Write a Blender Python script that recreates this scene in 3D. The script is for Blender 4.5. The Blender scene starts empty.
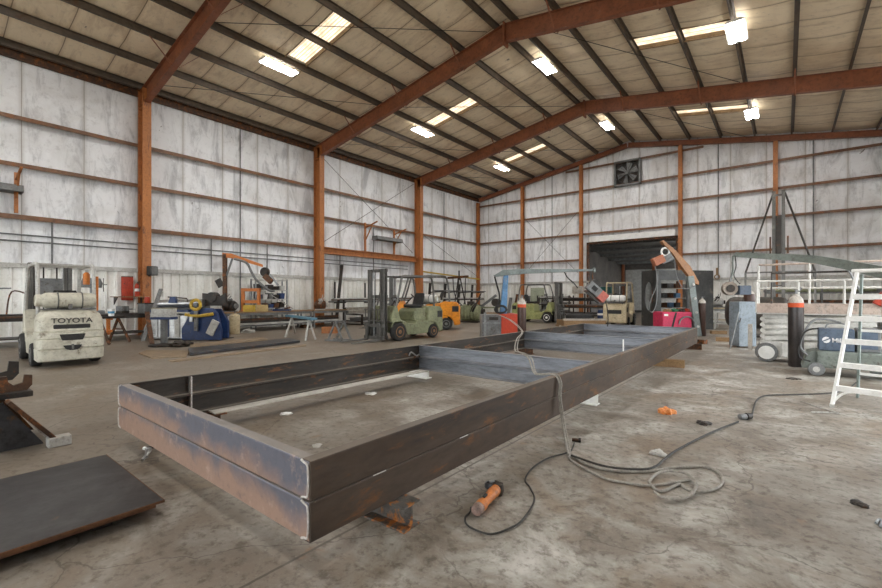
import bpy, bmesh, math, random
from mathutils import Vector, Matrix
random.seed(7)
PI = math.pi
V = Vector
C = bpy.context.scene.collection
# ---------------------------------------------------------------- camera geometry (survey of the hall, metres)
FPX, CXP, HYP, EYE = 430.0, 441.0, 297.0, 1.4
TH = math.atan(345/430)
SN, CS = math.sin(TH), math.cos(TH)
def ray(x):
    u = (x-CXP)/FPX
    return (-SN+CS*u, CS+SN*u)
def at(x, y, t):
    a = ray(x); return V((a[0]*t, a[1]*t, EYE+(HYP-y)/FPX*t))
def fl(x, y, z=0.0):
    t = (EYE-z)*FPX/(y-HYP); a = ray(x); return V((a[0]*t, a[1]*t, z))
# ---------------------------------------------------------------- materials
MATS = {}
def L(c):
    return (c[0], c[1], c[2], 1)
def newmat(name):
    m = bpy.data.materials.new(name); m.use_nodes = True
    nt = m.node_tree; b = nt.nodes['Principled BSDF']
    return m, nt, b
def node(nt, t, **k):
    n = nt.nodes.new(t)
    for a, v in k.items():
        if a.startswith('i_'): n.inputs[a[2:].replace('_', ' ')].default_value = v
        else: setattr(n, a, v)
    return n
def ramp(nt, fac, stops):
    r = nt.nodes.new('ShaderNodeValToRGB'); e = r.color_ramp.elements
    while len(e) < len(stops): e.new(.5)
    for k, (p, c) in enumerate(stops):
        e[k].position = p; e[k].color = L(c) if len(c) == 3 else c
    nt.links.new(fac, r.inputs[0]); return r.outputs[0]
def mixc(nt, fac, a, b, mode='MIX'):
    n = nt.nodes.new('ShaderNodeMix'); n.data_type = 'RGBA'; n.blend_type = mode
    for s, k in ((fac, 0), (a, 6), (b, 7)):
        if hasattr(s, 'links'): nt.links.new(s, n.inputs[k])
        else: n.inputs[k].default_value = s if k == 0 else L(s)
    return n.outputs[2]
def mth(nt, op, a, b=0.0, c=0.0):
    n = nt.nodes.new('ShaderNodeMath'); n.operation = op
    for k, s in enumerate((a, b, c)):
        if hasattr(s, 'links'): nt.links.new(s, n.inputs[k])
        else: n.inputs[k].default_value = s
    return n.outputs[0]
def noise(nt, vec, scale, detail=5, rough=.6, dist=0):
    n = nt.nodes.new('ShaderNodeTexNoise'); n.inputs['Scale'].default_value = scale
    n.inputs['Detail'].default_value = detail; n.inputs['Roughness'].default_value = rough
    n.inputs['Distortion'].default_value = dist
    nt.links.new(vec, n.inputs['Vector']); return n.outputs[0]
def coords(nt, kind='Object', scale=(1, 1, 1)):
    if kind == 'World': o = nt.nodes.new('ShaderNodeNewGeometry').outputs['Position']
    else: o = nt.nodes.new('ShaderNodeTexCoord').outputs[kind]
    mp = nt.nodes.new('ShaderNodeMapping'); mp.inputs['Scale'].default_value = scale
    nt.links.new(o, mp.inputs[0]); return mp.outputs[0]
def bump(nt, b, h, dist=.02, st=.5):
    n = nt.nodes.new('ShaderNodeBump'); n.inputs['Distance'].default_value = dist; n.inputs['Strength'].default_value = st
    nt.links.new(h, n.inputs['Height']); nt.links.new(n.outputs[0], b.inputs['Normal'])
def mat(name, c1, c2=None, sc=3.0, rough=.6, metal=0.0, c3=None, thr=.6, st=(1, 1, 1), bp=0.0, kind='Object', sc3=None, grime=.6):
    if name in MATS: return MATS[name]
    m, nt, b = newmat(name)
    b.inputs['Roughness'].default_value = rough; b.inputs['Metallic'].default_value = metal
    if c2 is None: c2 = tuple(min(1, x*.7) for x in c1)
    deep = lambda c: tuple(x**1.32 for x in c)
    c1 = deep(c1); c2 = deep(c2); c3 = deep(c3) if c3 else None
    v = coords(nt, kind, st)
    n1 = noise(nt, v, sc, 6, .65)
    col = ramp(nt, n1, [(.35, c1), (.65, c2)])
    if c3:
        n2 = noise(nt, v, sc3 or sc*1.7, 7, .7, .4)
        f = ramp(nt, n2, [(thr-.04, (0, 0, 0)), (thr+.06, (1, 1, 1))])
        col = mixc(nt, f, col, c3)
    gr = noise(nt, coords(nt, kind, (1, 1, 1)), sc*6, 5, .75)
    col = mixc(nt, grime, col, ramp(nt, gr, [(.34, (.40, .37, .34)), (.52, (1, 1, 1))]), 'MULTIPLY')
    nt.links.new(col, b.inputs['Base Color'])
    bump(nt, b, gr, .006, bp or .15)
    MATS[name] = m; return m
def emit(name, col, s):
    m, nt, b = newmat(name)
    b.inputs['Base Color'].default_value = L(col); b.inputs['Emission Color'].default_value = L(col)
    b.inputs['Emission Strength'].default_value = s; MATS[name] = m; return m
# ---------------------------------------------------------------- mesh collector
class MB:
    def __init__(s): s.v = []; s.f = []
    def add(s, vs, fs):
        o = len(s.v); s.v += [tuple(x) for x in vs]; s.f += [tuple(i+o for i in f) for f in fs]; return s
    def box(s, x, y, z, sx, sy, sz, rz=0.0, M=None):
        p = [V((a*sx/2, b*sy/2, c*sz/2)) for a in (-1, 1) for b in (-1, 1) for c in (-1, 1)]
        R = M if M else Matrix.Rotation(rz, 3, 'Z')
        return s.add([R@q+V((x, y, z)) for q in p], [(0, 1, 3, 2), (4, 6, 7, 5), (0, 4, 5, 1), (2, 3, 7, 6), (0, 2, 6, 4), (1, 5, 7, 3)])
    def bx(s, x0, x1, y0, y1, z0, z1):
        return s.box((x0+x1)/2, (y0+y1)/2, (z0+z1)/2, x1-x0, y1-y0, z1-z0)
    def sweep(s, poly, a, b, up=(0, 0, 1)):
        a = V(a); b = V(b); d = (b-a).normalized(); up = V(up)
        side = d.cross(up)
        if side.length < 1e-4: side = d.cross(V((0, 1, 0)))
        side.normalize(); w = side.cross(d).normalized(); n = len(poly)
        vs = [a+side*u+w*q for u, q in poly]+[b+side*u+w*q for u, q in poly]
        fs = [tuple(range(n)), tuple(range(2*n-1, n-1, -1))]+[(i, (i+1) % n, n+(i+1) % n, n+i) for i in range(n)]
        return s.add(vs, fs)
    def bar(s, a, b, w, h=None, up=(0, 0, 1)):
        h = h or w
        return s.sweep([(-w/2, -h/2), (w/2, -h/2), (w/2, h/2), (-w/2, h/2)], a, b, up)
    def cyl(s, a, b, r, r1=None, n=14):
        r1 = r if r1 is None else r1
        a = V(a); b = V(b); d = (b-a).normalized()
        e = d.orthogonal().normalized(); g = d.cross(e)
        c = [(math.cos(2*PI*i/n), math.sin(2*PI*i/n)) for i in range(n)]
        vs = [a+(e*x+g*y)*r for x, y in c]+[b+(e*x+g*y)*r1 for x, y in c]
        return s.add(vs, [tuple(range(n))[::-1], tuple(range(n, 2*n))]+[(i, (i+1) % n, n+(i+1) % n, n+i) for i in range(n)])
    def lathe(s, prof, o=(0, 0, 0), ax=(0, 0, 1), n=20):
        d = V(ax).normalized(); e = d.orthogonal().normalized(); g = d.cross(e); o = V(o)
        vs = []; m = len(prof)
        for i in range(n):
            t = 2*PI*i/n; q = e*math.cos(t)+g*math.sin(t)
            for r, z in prof: vs.append(o+q*max(r, 1e-4)+d*z)
        fs = []
        for i in range(n):
            j = (i+1) % n
            for k in range(m-1): fs.append((i*m+k, j*m+k, j*m+k+1, i*m+k+1))
        fs.append(tuple(i*m for i in range(n))[::-1]); fs.append(tuple(i*m+m-1 for i in range(n)))
        return s.add(vs, fs)
    def tube(s, pts, r, n=8, closed=False):
        P = [V(p) for p in pts]; N = len(P); vs = []; prev = None
        for i, p in enumerate(P):
            a = P[i-1] if (i or closed) else P[i]; b = P[(i+1) % N] if (i < N-1 or closed) else P[i]
            d = (b-a).normalized()
            if prev is None: e = d.orthogonal().normalized()
            else:
                e = prev-d*prev.dot(d); e = e.normalized() if e.length > 1e-5 else d.orthogonal().normalized()
            prev = e; g = d.cross(e)
            vs += [p+(e*math.cos(2*PI*k/n)+g*math.sin(2*PI*k/n))*r for k in range(n)]
        fs = []
        for i in range(N if closed else N-1):
            j = (i+1) % N
            for k in range(n): fs.append((i*n+k, i*n+(k+1) % n, j*n+(k+1) % n, j*n+k))
        if not closed: fs += [tuple(range(n))[::-1], tuple(range((N-1)*n, N*n))]
        return s.add(vs, fs)
    def loft(s, rings):
        n = len(rings[0]); vs = [p for r in rings for p in r]; m = len(rings)
        fs = [tuple(range(n))[::-1], tuple(range((m-1)*n, m*n))]
        for i in range(m-1):
            for k in range(n): fs.append((i*n+k, i*n+(k+1) % n, (i+1)*n+(k+1) % n, (i+1)*n+k))
        return s.add(vs, fs)
    def prism(s, poly, ax, lo, hi):
        f = {'x': lambda a, b, c: (c, a, b), 'y': lambda a, b, c: (a, c, b), 'z': lambda a, b, c: (a, b, c)}[ax]
        n = len(poly); vs = [f(a, b, lo) for a, b in poly]+[f(a, b, hi) for a, b in poly]
        return s.add(vs, [tuple(range(n)), tuple(range(2*n-1, n-1, -1))]+[(i, (i+1) % n, n+(i+1) % n, n+i) for i in range(n)])
    def build(s, name, m, parent=None, smooth=False, bev=0.0, seg=2):
        me = bpy.data.meshes.new(name); me.from_pydata(s.v, [], s.f)
        bm = bmesh.new(); bm.from_mesh(me); bmesh.ops.recalc_face_normals(bm, faces=bm.faces); bm.to_mesh(me); bm.free()
        me.materials.append(m)
        if smooth:
            for p in me.polygons: p.use_smooth = True
            me.set_sharp_from_angle(angle=math.radians(38))
        o = bpy.data.objects.new(name, me); C.objects.link(o)
        if parent: o.parent = parent
        if bev:
            b = o.modifiers.new('edge', 'BEVEL'); b.width = bev; b.segments = seg; b.limit_method = 'ANGLE'
        return o
def rr(w, d, r, z, cx=0, cy=0, n=4):
    out = []
    for sx, sy, a0 in ((1, 1, 0), (-1, 1, 90), (-1, -1, 180), (1, -1, 270)):
        for k in range(n+1):
            a = math.radians(a0+90*k/n)
            out.append(V((cx+sx*(w/2-r)+r*math.cos(a), cy+sy*(d/2-r)+r*math.sin(a), z)))
    return out
def spline(pts, k=8, closed=False):
    P = [V(p) for p in pts]; N = len(P); out = []
    for i in range(N if closed else N-1):
        g = lambda j: P[j % N] if closed else P[max(0, min(N-1, j))]
        a, b, c, d = g(i-1), g(i), g(i+1), g(i+2)
        for q in range(k):
            t = q/k
            out.append(.5*((2*b)+(c-a)*t+(2*a-5*b+4*c-d)*t*t+(3*b-a-3*c+d)*t**3))
    if not closed: out.append(P[-1])
    return out
def thing(name, label, cat, loc=(0, 0, 0), rz=0.0, group=None):
    o = bpy.data.objects.new(name, None); C.objects.link(o); o.location = loc; o.rotation_euler = (0, 0, rz)
    o.empty_display_size = .1
    return tag(o, label, cat, group)
def tag(o, label, cat, group=None):
    o['label'] = label; o['category'] = cat
    if group: o['group'] = group
    return o
def struct(name, mb, m, **k):
    o = mb.build(name, m, **k); o['kind'] = 'structure'; return o
def dup(root, loc, rz, label, group=None):
    r = root.copy(); C.objects.link(r); r.location = loc; r.rotation_euler = (0, 0, rz); r['label'] = label
    if group: r['group'] = group
    for ch in list(root.children):
        c = ch.copy(); C.objects.link(c); c.parent = r
        for g in list(ch.children):
            d = g.copy(); C.objects.link(d); d.parent = c
    return r
def centre(o, p):
    """move the origin of a one-mesh thing to p"""
    p = V(p); o.data.transform(Matrix.Translation(-p)); o.location = p; return o
def text(name, s, size, m, parent, loc, rot, ext=.004, sx=1.0):
    cu = bpy.data.curves.new(name, 'FONT'); cu.body = s; cu.size = size; cu.extrude = ext; cu.align_x = 'CENTER'; cu.align_y = 'CENTER'; cu.offset = size*.02
    o = bpy.data.objects.new(name, cu); C.objects.link(o)
    me = bpy.data.meshes.new_from_object(o.evaluated_get(bpy.context.evaluated_depsgraph_get()))
    C.objects.unlink(o); bpy.data.objects.remove(o)
    me.materials.clear(); me.materials.append(m)
    q = bpy.data.objects.new(name, me); C.objects.link(q); q.parent = parent; q.location = loc; q.rotation_euler = rot; q.scale = (sx, 1, 1)
    return q
ORD = ['first', 'second', 'third', 'fourth', 'fifth', 'sixth', 'seventh', 'eighth', 'ninth', 'tenth']
# ---------------------------------------------------------------- palette
M_conc = None
def concrete():
    m, nt, b = newmat('concrete_floor')
    v = coords(nt, 'World')
    n1 = noise(nt, v, .35, 6, .6, .3); n2 = noise(nt, v, 1.6, 8, .7, .5); n3 = noise(nt, v, 14, 6, .7); n4 = noise(nt, v, .9, 6, .65, 1.0)
    n5 = noise(nt, v, 55, 3, .6)
    col = ramp(nt, n2, [(.32, (.09, .07, .05)), (.43, (.20, .168, .13)), (.53, (.33, .310, .268)), (.66, (.55, .535, .49))])
    col = mixc(nt, ramp(nt, n4, [(.50, (0, 0, 0)), (.66, (.75, .75, .75))]), col, (.22, .155, .095))
    col = mixc(nt, ramp(nt, n1, [(.44, (0, 0, 0)), (.60, (.55, .55, .55))]), col, (.21, .185, .155))
    sp = ramp(nt, n3, [(.36, (.35, .31, .27)), (.5, (1, 1, 1)), (.68, (1.0, 1.0, 1.0))])
    col = mixc(nt, .8, col, sp, 'MULTIPLY')
    col = mixc(nt, ramp(nt, n5, [(.60, (0, 0, 0)), (.72, (.25, .25, .25))]), col, (.52, .5, .46))
    # trowel smears running across the slab
    v2 = coords(nt, 'World', (.5, 3.2, 1)); n6 = noise(nt, v2, 1.3, 6, .7, 1.2)
    col = mixc(nt, ramp(nt, n6, [(.55, (0, 0, 0)), (.68, (.45, .45, .45))]), col, (.155, .125, .095))
    # rust spots
    n7 = noise(nt, v, 2.3, 5, .6, .6)
    col = mixc(nt, ramp(nt, n7, [(.66, (0, 0, 0)), (.76, (.7, .7, .7))]), col, (.30, .15, .06))
    sep = nt.nodes.new('ShaderNodeSeparateXYZ'); nt.links.new(v, sep.inputs[0])
    soil = mth(nt, 'MULTIPLY', ramp(nt, mth(nt, 'ADD', mth(nt, 'MULTIPLY', sep.outputs[0], -.12), mth(nt, 'MULTIPLY', n4, .5)), [(.35, (0, 0, 0)), (1.0, (1, 1, 1))]), .55)
    col = mixc(nt, soil, col, (.17, .13, .09))
    # fine crazing
    vo = nt.nodes.new('ShaderNodeTexVoronoi'); vo.feature = 'DISTANCE_TO_EDGE'; vo.inputs['Scale'].default_value = .55
    vw = nt.nodes.new('ShaderNodeVectorMath'); vw.operation = 'ADD'; nt.links.new(v, vw.inputs[0])
    nc = nt.nodes.new('ShaderNodeTexNoise'); nc.inputs['Scale'].default_value = 1.4; nc.inputs['Detail'].default_value = 6; nt.links.new(v, nc.inputs['Vector']); nt.links.new(nc.outputs[1], vw.inputs[1])
    nt.links.new(vw.outputs[0], vo.inputs['Vector'])
    ck = mth(nt, 'MULTIPLY', mth(nt, 'LESS_THAN', vo.outputs[0], .0035), ramp(nt, n1, [(.42, (0, 0, 0)), (.5, (1, 1, 1))]))
    col = mixc(nt, mth(nt, 'MULTIPLY', ck, .6), col, (.07, .055, .04))
    wob = mth(nt, 'MULTIPLY', n3, .012)
    def joint(src, off, period, w):
        f = mth(nt, 'FRACT', mth(nt, 'DIVIDE', mth(nt, 'ADD', mth(nt, 'ADD', src, wob), off), period))
        return mth(nt, 'LESS_THAN', mth(nt, 'ABSOLUTE', mth(nt, 'SUBTRACT', f, .5)), w/period)
    j = mth(nt, 'MAXIMUM', joint(sep.outputs[0], 2.04+2.5, 5.0, .009), joint(sep.outputs[1], 3.0, 6.0, .006))
    col = mixc(nt, mth(nt, 'MULTIPLY', j, .8), col, (.07, .055, .04))
    nt.links.new(col, b.inputs['Base Color'])
    nt.links.new(ramp(nt, n2, [(.3, (.38,)*3), (.7, (.62,)*3)]), b.inputs['Roughness'])
    bump(nt, b, mth(nt, 'ADD', n3, mth(nt, 'MULTIPLY', n2, 2)), .006, .35)
    return m
def insulation(name, base, dark, stain, axis, period, seam=.010, lines=True):
    """vinyl faced blanket: soft mottling, seams every so often along one world axis"""
    m, nt, b = newmat(name)
    v = coords(nt, 'World')
    st = [1, 1, 1]; st[2 if name.startswith('wall') else (0)] = .25
    vs = coords(nt, 'World', tuple(st))
    n1 = noise(nt, v, .45, 6, .6, .4); n2 = noise(nt, vs, 2.2, 7, .7, .6); n3 = noise(nt, v, 5.5, 6, .72)
    col = ramp(nt, n2, [(.34, dark), (.50, base), (.9, tuple(min(1, c*1.08) for c in base))])
    col = mixc(nt, ramp(nt, n1, [(.50, (0, 0, 0)), (.72, (.6,)*3)]), col, stain)
    col = mixc(nt, .55, col, ramp(nt, n3, [(.30, (.62,)*3), (.46, (1, 1, 1))]), 'MULTIPLY')
    sp = ramp(nt, noise(nt, v, 1.9, 2, .5, 1.5), [(.755, (0, 0, 0)), (.775, (.8,)*3)])
    col = mixc(nt, sp, col, (.08, .07, .06))
    sep = nt.nodes.new('ShaderNodeSeparateXYZ'); nt.links.new(v, sep.inputs[0])
    f = mth(nt, 'FRACT', mth(nt, 'DIVIDE', mth(nt, 'ADD', sep.outputs[axis], mth(nt, 'MULTIPLY', n1, .05)), period))
    dd = mth(nt, 'MULTIPLY', mth(nt, 'ABSOLUTE', mth(nt, 'SUBTRACT', f, .5)), period)
    j = mth(nt, 'LESS_THAN', dd, seam)
    j2 = ramp(nt, dd, [(0, (.5,)*3), (.10, (0, 0, 0))])
    col = mixc(nt, j2, col, stain)
    col = mixc(nt, mth(nt, 'MULTIPLY', j, .75), col, (.13, .085, .05) if not name.startswith('wall') else (.25, .22, .18))
    nt.links.new(col, b.inputs['Base Color']); b.inputs['Roughness'].default_value = .55
    bump(nt, b, mth(nt, 'ADD', noise(nt, v, 3.0, 4, .5, .3), mth(nt, 'MULTIPLY', ramp(nt, dd, [(0, (0, 0, 0)), (.14, (1, 1, 1))]), .6)), .06, .45)
    MATS[name] = m; return m
m_floor = concrete()
m_wall = insulation('wall_blanket', (.83, .845, .86), (.49, .50, .515), (.47, .45, .415), 1, 1.55)
m_wallb = insulation('wall_blanket_back', (.85, .86, .87), (.51, .515, .52), (.47, .43, .38), 0, 1.55)
m_roof = insulation('roof_blanket', (.88, .755, .555), (.66, .53, .365), (.52, .37, .21), 1, 1.25, .012)
m_wains = mat('white_corrugated', (.95, .95, .92), (.76, .75, .70), 1.5, .45, .0, (.50, .45, .38), .66, (1, 1, .3), kind='World', grime=.2)
m_colm = mat('orange_primer', (.58, .28, .105), (.46, .21, .08), 2.5, .55, 0, (.20, .09, .05), .60, (1, 1, .35), .1)
m_raft = mat('red_primer', (.42, .185, .095), (.30, .135, .075), 1.6, .5, 0, (.40, .24, .17), .66, (1, 1, 1), .1, kind='World')
m_girt = mat('brown_girt', (.34, .20, .12), (.22, .14, .095), 1.4, .55, 0, (.33, .16, .07), .58, kind='World')
m_purl = mat('dark_purlin', (.14, .12, .10), (.21, .165, .12), 1.1, .5, 0, (.17, .10, .055), .62, kind='World')
m_galv = mat('galvanised', (.42, .43, .43), (.27, .28, .28), 6, .4, .5)
m_dark = mat('dark_steel', (.055, .052, .05), (.11, .095, .08), 5, .5, .4, (.20, .10, .05), .62)
m_black = mat('black_rubber', (.03, .03, .03), (.07, .068, .065), 8, .7)
m_grey = mat('grey_paint', (.30, .31, .31), (.20, .20, .195), 4, .5, 0, (.16, .12, .09), .62)
m_lgrey = mat('light_grey_paint', (.66, .66, .63), (.50, .49, .46), 4, .5, 0, (.22, .19, .15), .66)
m_rust = mat('rusty_steel', (.20, .11, .06), (.10, .07, .05), 4, .6, .3, (.38, .17, .06), .56)
m_mill = mat('mill_scale', (.16, .165, .175), (.09, .09, .095), 3, .38, .6, (.25, .17, .11), .60)
m_orange = mat('orange_paint', (.72, .30, .07), (.58, .24, .06), 4, .5, 0, (.2, .1, .06), .66)
m_red = mat('red_paint', (.62, .11, .045), (.48, .08, .035), 4, .5, 0, (.2, .06, .04), .66)
m_white = mat('white_paint', (.95, .95, .93), (.84, .84, .81), 4, .45, 0, (.5, .48, .44), .72, grime=.15)
m_wood = mat('wood', (.42, .29, .16), (.30, .20, .11), 6, .7, st=(1, 6, 6))
m_blue = mat('blue_paint', (.045, .10, .25), (.03, .06, .15), 4, .45, 0, (.16, .16, .16), .64)
m_silver = mat('silver', (.62, .62, .61), (.40, .40, .39), 5, .3, .7)
m_yellow = mat('yellow_paint', (.70, .52, .10), (.55, .40, .08), 4, .5, 0, (.3, .2, .08), .68)
m_glow = emit('added_uplight', (1, .96, .91), 10.0)  # glow of the strip added on the lamp housings to brighten the roof
m_lens = emit('lamp_lens', (1, .98, .96), 62.0)
# ---------------------------------------------------------------- the hall
WL, WR, YB, YF = -18.8, 3.6, 28.1, -9.6
RX = -7.6
def roofz(x): return 11.08-.17*abs(x-RX)
def build_shell():
    struct('floor', MB().bx(WL, WR, YF, YB, -.2, 0), m_floor)
    struct('floor', MB().bx(-12, -3, YB, 42, -.2, 0), m_floor)
    g = MB().bx(-60, WL, -50, 80, -.3, -.05).bx(WR, 60, -50, 80, -.3, -.05).bx(WL, WR, -50, YF, -.3, -.05)
    struct('ground', g, mat('yard_gravel', (.42, .40, .36), (.3, .28, .25), 2, .9, kind='World'))  # unseen ground outside, put in to bounce sky light indoors
    # ceiling: blanket sagging between purlins, open where the roof lights are
    pur = [RX+s*(.35+1.5*k) for s in (-1, 1) for k in range(8)]
    edges = sorted([WL-.1]+pur+[WR+.1])
    sky = [(a, a+3.0, y, y+.8) for y in (1.0, 8.5, 16.0, 23.45) for a in (-13.95, -4.25)]
    ys = sorted(set([YF-.1]+[round(YF+.75*i, 3) for i in range(1, 51)]+[q for s in sky for q in s[2:]]+[YB+.1]))
    mb = MB()
    for i in range(len(edges)-1):
        x0, x1 = edges[i], edges[i+1]; n = 6
        for j in range(len(ys)-1):
            xm, ym = (x0+x1)/2, (ys[j]+ys[j+1])/2
            if any(s[0] < xm < s[1] and s[2] < ym < s[3] for s in sky): continue
            for k in range(n):
                p = []
                for xx, yy in ((k, j), (k+1, j), (k+1, j+1), (k, j+1)):
                    X = x0+(x1-x0)*xx/n; s = math.sin(PI*xx/n) if x1-x0 > 1 else 0
                    p.append((X, ys[yy], roofz(X)-.05*s))
                mb.add(p, [(0, 1, 2, 3)])
    struct('ceiling', mb, m_roof, smooth=True)
    rf = MB()
    for i in range(len(edges)-1):     # outer steel sheet of the roof above the blanket, with the openings left free
        for j in range(len(ys)-1):
            x0, x1 = edges[i], edges[i+1]
            if any(s[0] < (x0+x1)/2 < s[1] and s[2] < (ys[j]+ys[j+1])/2 < s[3] for s in sky): continue
            rf.add([(x0, ys[j], roofz(x0)+.16), (x1, ys[j], roofz(x1)+.16), (x1, ys[j+1], roofz(x1)+.16), (x0, ys[j+1], roofz(x0)+.16)], [(0, 1, 2, 3)])
    struct('ceiling', rf, m_lgrey)
    msky, nt, b = newmat('fibreglass_rooflight')
    v = coords(nt, 'World'); n1 = noise(nt, v, 3, 5)
    c = ramp(nt, n1, [(.3, (.62, .50, .34)), (.7, (1, .90, .74))])
    sy = nt.nodes.new('ShaderNodeSeparateXYZ'); nt.links.new(v, sy.inputs[0])
    st_ = mth(nt, 'SINE', mth(nt, 'MULTIPLY', sy.outputs[1], 2*PI/.115))
    c = mixc(nt, ramp(nt, mth(nt, 'ADD', mth(nt, 'MULTIPLY', st_, .5), .5), [(.62, (0, 0, 0)), (.85, (.75,)*3)]), c, (.40, .31, .20))
    nt.links.new(c, b.inputs['Emission Color']); nt.links.new(c, b.inputs['Base Color']); b.inputs['Emission Strength'].default_value = .8
    mtrim = mat('tan_trim', (.40, .31, .20), (.30, .22, .14), 3, .7)
    for s in sky:
        nm = 'left' if s[0] < RX else 'right'
        k = (1.0, 8.5, 16.0, 23.45).index(s[2])
        wh = ['over the bay behind the camera', 'nearest the camera', 'in the middle bay', 'nearest the end wall'][k]
        t = thing('roof_light', 'translucent ribbed roof light in the %s roof slope, %s' % (nm, wh), 'skylight', (s[0]+1.5, s[2]+.4, roofz(s[0]+1.5)), 0, 'roof lights')
        o = MB(); sl = .17 if s[0] < RX else -.17
        N = 12
        prof = []
        for q in range(N*4+1):
            y = -.42+.84*q/(N*4); prof.append((y, .02*(1 if q % 4 in (1, 2) else 0)))
        for q in range(len(prof)-1):
            (ya, za), (yb, zb) = prof[q], prof[q+1]
            o.add([(-1.5, ya, za+.1-1.5*sl), (1.5, ya, za+.1+1.5*sl), (1.5, yb, zb+.1+1.5*sl), (-1.5, yb, zb+.1-1.5*sl)], [(0, 1, 2, 3)])
        o.build('panel', msky, t)
        o = MB()
        for yy in (-.41, .41): o.add([(-1.5, yy, -.02-1.5*sl), (1.5, yy, -.02+1.5*sl), (1.5, yy, .14+1.5*sl), (-1.5, yy, .14-1.5*sl)], [(0, 1, 2, 3)])
        for yy in (-.43, .43): MB().bar((-1.5, yy, .04-1.5*sl), (1.5, yy, .04+1.5*sl), .03, .2).build('curb', mtrim, t)
    # walls
    struct('wall_left', MB().bx(WL-.2, WL, YF, YB, 0, roofz(WL)+.1), m_wall)
    def gable(y0, y1, x0, x1, hole=None):
        mb = MB()
        def sl(a, b, z0):
            pts = [(a, z0), (b, z0), (b, roofz(b)+.1)]
            if a < RX < b: pts.append((RX, roofz(RX)+.1))
            pts.append((a, roofz(a)+.1)); mb.prism(pts, 'y', y0, y1)
        if hole:
            sl(x0, hole[0], 0); sl(hole[0], hole[1], hole[2]); sl(hole[1], x1, 0)
        else: sl(x0, x1, 0)
        return mb
    struct('wall_back', gable(YB, YB+.2, WL, WR, (-10.1, -4.98, 4.85)), m_wallb)
    struct('wall_front', gable(YF-.2, YF, WL, WR, (-16.0, 1.0, 6.0)), m_wallb)  # unseen wall; wide opening made to let sky light in
    struct('wall_right', MB().bx(WR, WR+.2, YF, YB, 5.0, roofz(WR)+.1).bx(WR, WR+.2, 20.6, YB, 0, 5.0).bx(WR, WR+.2, YF, 5.5, 0, 5.0), m_wall)  # unseen wall; openings left and sized to admit sky fill
    # ribbed steel wainscot
    def ribs(a, b, fx, z1=2.32, gap=None):
        mb = MB(); y = a; prof = []
        while y < b:
            prof += [(y, 0), (y+.20, 0), (y+.225, .05), (y+.275, .05), (y+.30, 0)]; y += .30
        for q in range(len(prof)-1):
            (ya, da), (yb, db) = prof[q], prof[q+1]
            if gap and gap[0] < (ya+yb)/2 < gap[1]: continue
            if yb-ya < 1e-6: continue
            mb.add([fx(ya, da, .03), fx(yb, db, .03), fx(yb, db, z1), fx(ya, da, z1)], [(0, 1, 2, 3)])
        return mb
    struct('trim_1', ribs(YF, YB-.1, lambda y, d, z: (WL+.02+d, y, z)), m_wains)
    struct('trim_2', ribs(WL+.1, WR, lambda x, d, z: (x, YB-.02-d, z), gap=(-10.15, -4.93)), m_wains)
    struct('trim_3', MB().bx(WL, WL+.12, YF, YB, 2.32, 2.46), m_lgrey)
    struct('trim_4', MB().bx(WL, -10.1, YB-.12, YB, 2.32, 2.46).bx(-4.98, WR, YB-.12, YB, 2.32, 2.46), m_lgrey)
    # annex beyond the opening
    ann = mat('annex_sheet', (.24, .22, .20), (.15, .14, .13), 1.2, .6, kind='World')
    an = MB().bx(-12.2, -12, YB+.2, 42, 0, 6).bx(-3, -2.8, YB+.2, 42, 3.6, 6).bx(-3, -2.8, YB+.2, 33, 0, 3.6).bx(-12, -3, 42, 42.2, 0, 6)  # right side left partly open so sky light brightens the annex
    struct('wall_annex', an, ann)
    struct('ceiling_annex', MB().prism([(YB+.2, 5.6), (42, 4.4), (42, 4.5), (YB+.2, 5.7)], 'x', -12, -3), mat('annex_roof', (.20, .19, .17), (.14, .13, .12), 1))
    for k in range(6):
        y = YB+1.2+2.2*k; z = 5.6-(y-YB)*.0863-.12
        o = MB().bar((-11.98, y, z), (-3.02, y, z), .08, .2).build('annex_purlin', m_grey)
        tag(centre(o, (-7.5, y, z)), 'green grey roof purlin inside the annex beyond the doorway, %s from the opening' % ORD[k], 'purlin', 'annex purlins')
    o = MB().bx(-9.0, -6.4, 41.85, 42, 0, 3.9)
    t = struct('door_1', o, m_lgrey)
    o = MB()
    for x in (-11.8, -9.2, -6.2, -3.2): o.bx(x-.1, x+.1, 41.6, 41.85, 0, 4.4)
    struct('trim_5', o, m_raft)
    struct('trim_7', MB().bx(-6.2, -3.2, 41.8, 41.98, .2, 3.9).bx(-11.6, -9.3, 41.8, 41.98, .2, 3.9), m_lgrey)
    struct('trim_6', MB().bx(-10.22, -10.1, YB-.08, YB+.22, 0, 4.97).bx(-4.98, -4.86, YB-.08, YB+.22, 0, 4.97).bx(-10.22, -4.86, YB-.08, YB+.22, 4.85, 4.97), m_rust)
    o = MB().bx(-10.0, -5.0, YB-.16, YB-.04, 4.98, 5.32).build('rolling_door_hood', m_white)
    tag(centre(o, (-7.5, YB-.1, 5.15)), 'white painted header panel above the dark doorway in the end wall', 'header')
    # I section helper
    def ibeam(mb, a, b, w, d, up=(0, 0, 1), tf=.016, tw=.012):
        h = d/2
        mb.sweep([(-w/2, -h), (w/2, -h), (w/2, -h+tf), (tw/2, -h+tf), (tw/2, h-tf), (w/2, h-tf), (w/2, h), (-w/2, h), (-w/2, h-tf), (-tw/2, h-tf), (-tw/2, -h+tf), (-w/2, -h+tf)], a, b, up)
        return mb
    # rigid frames
    FR = [(-2.05, 'behind the camera'), (5.5, 'nearest the camera'), (13.05, 'second from the camera'), (20.6, 'third from the camera')]
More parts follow.
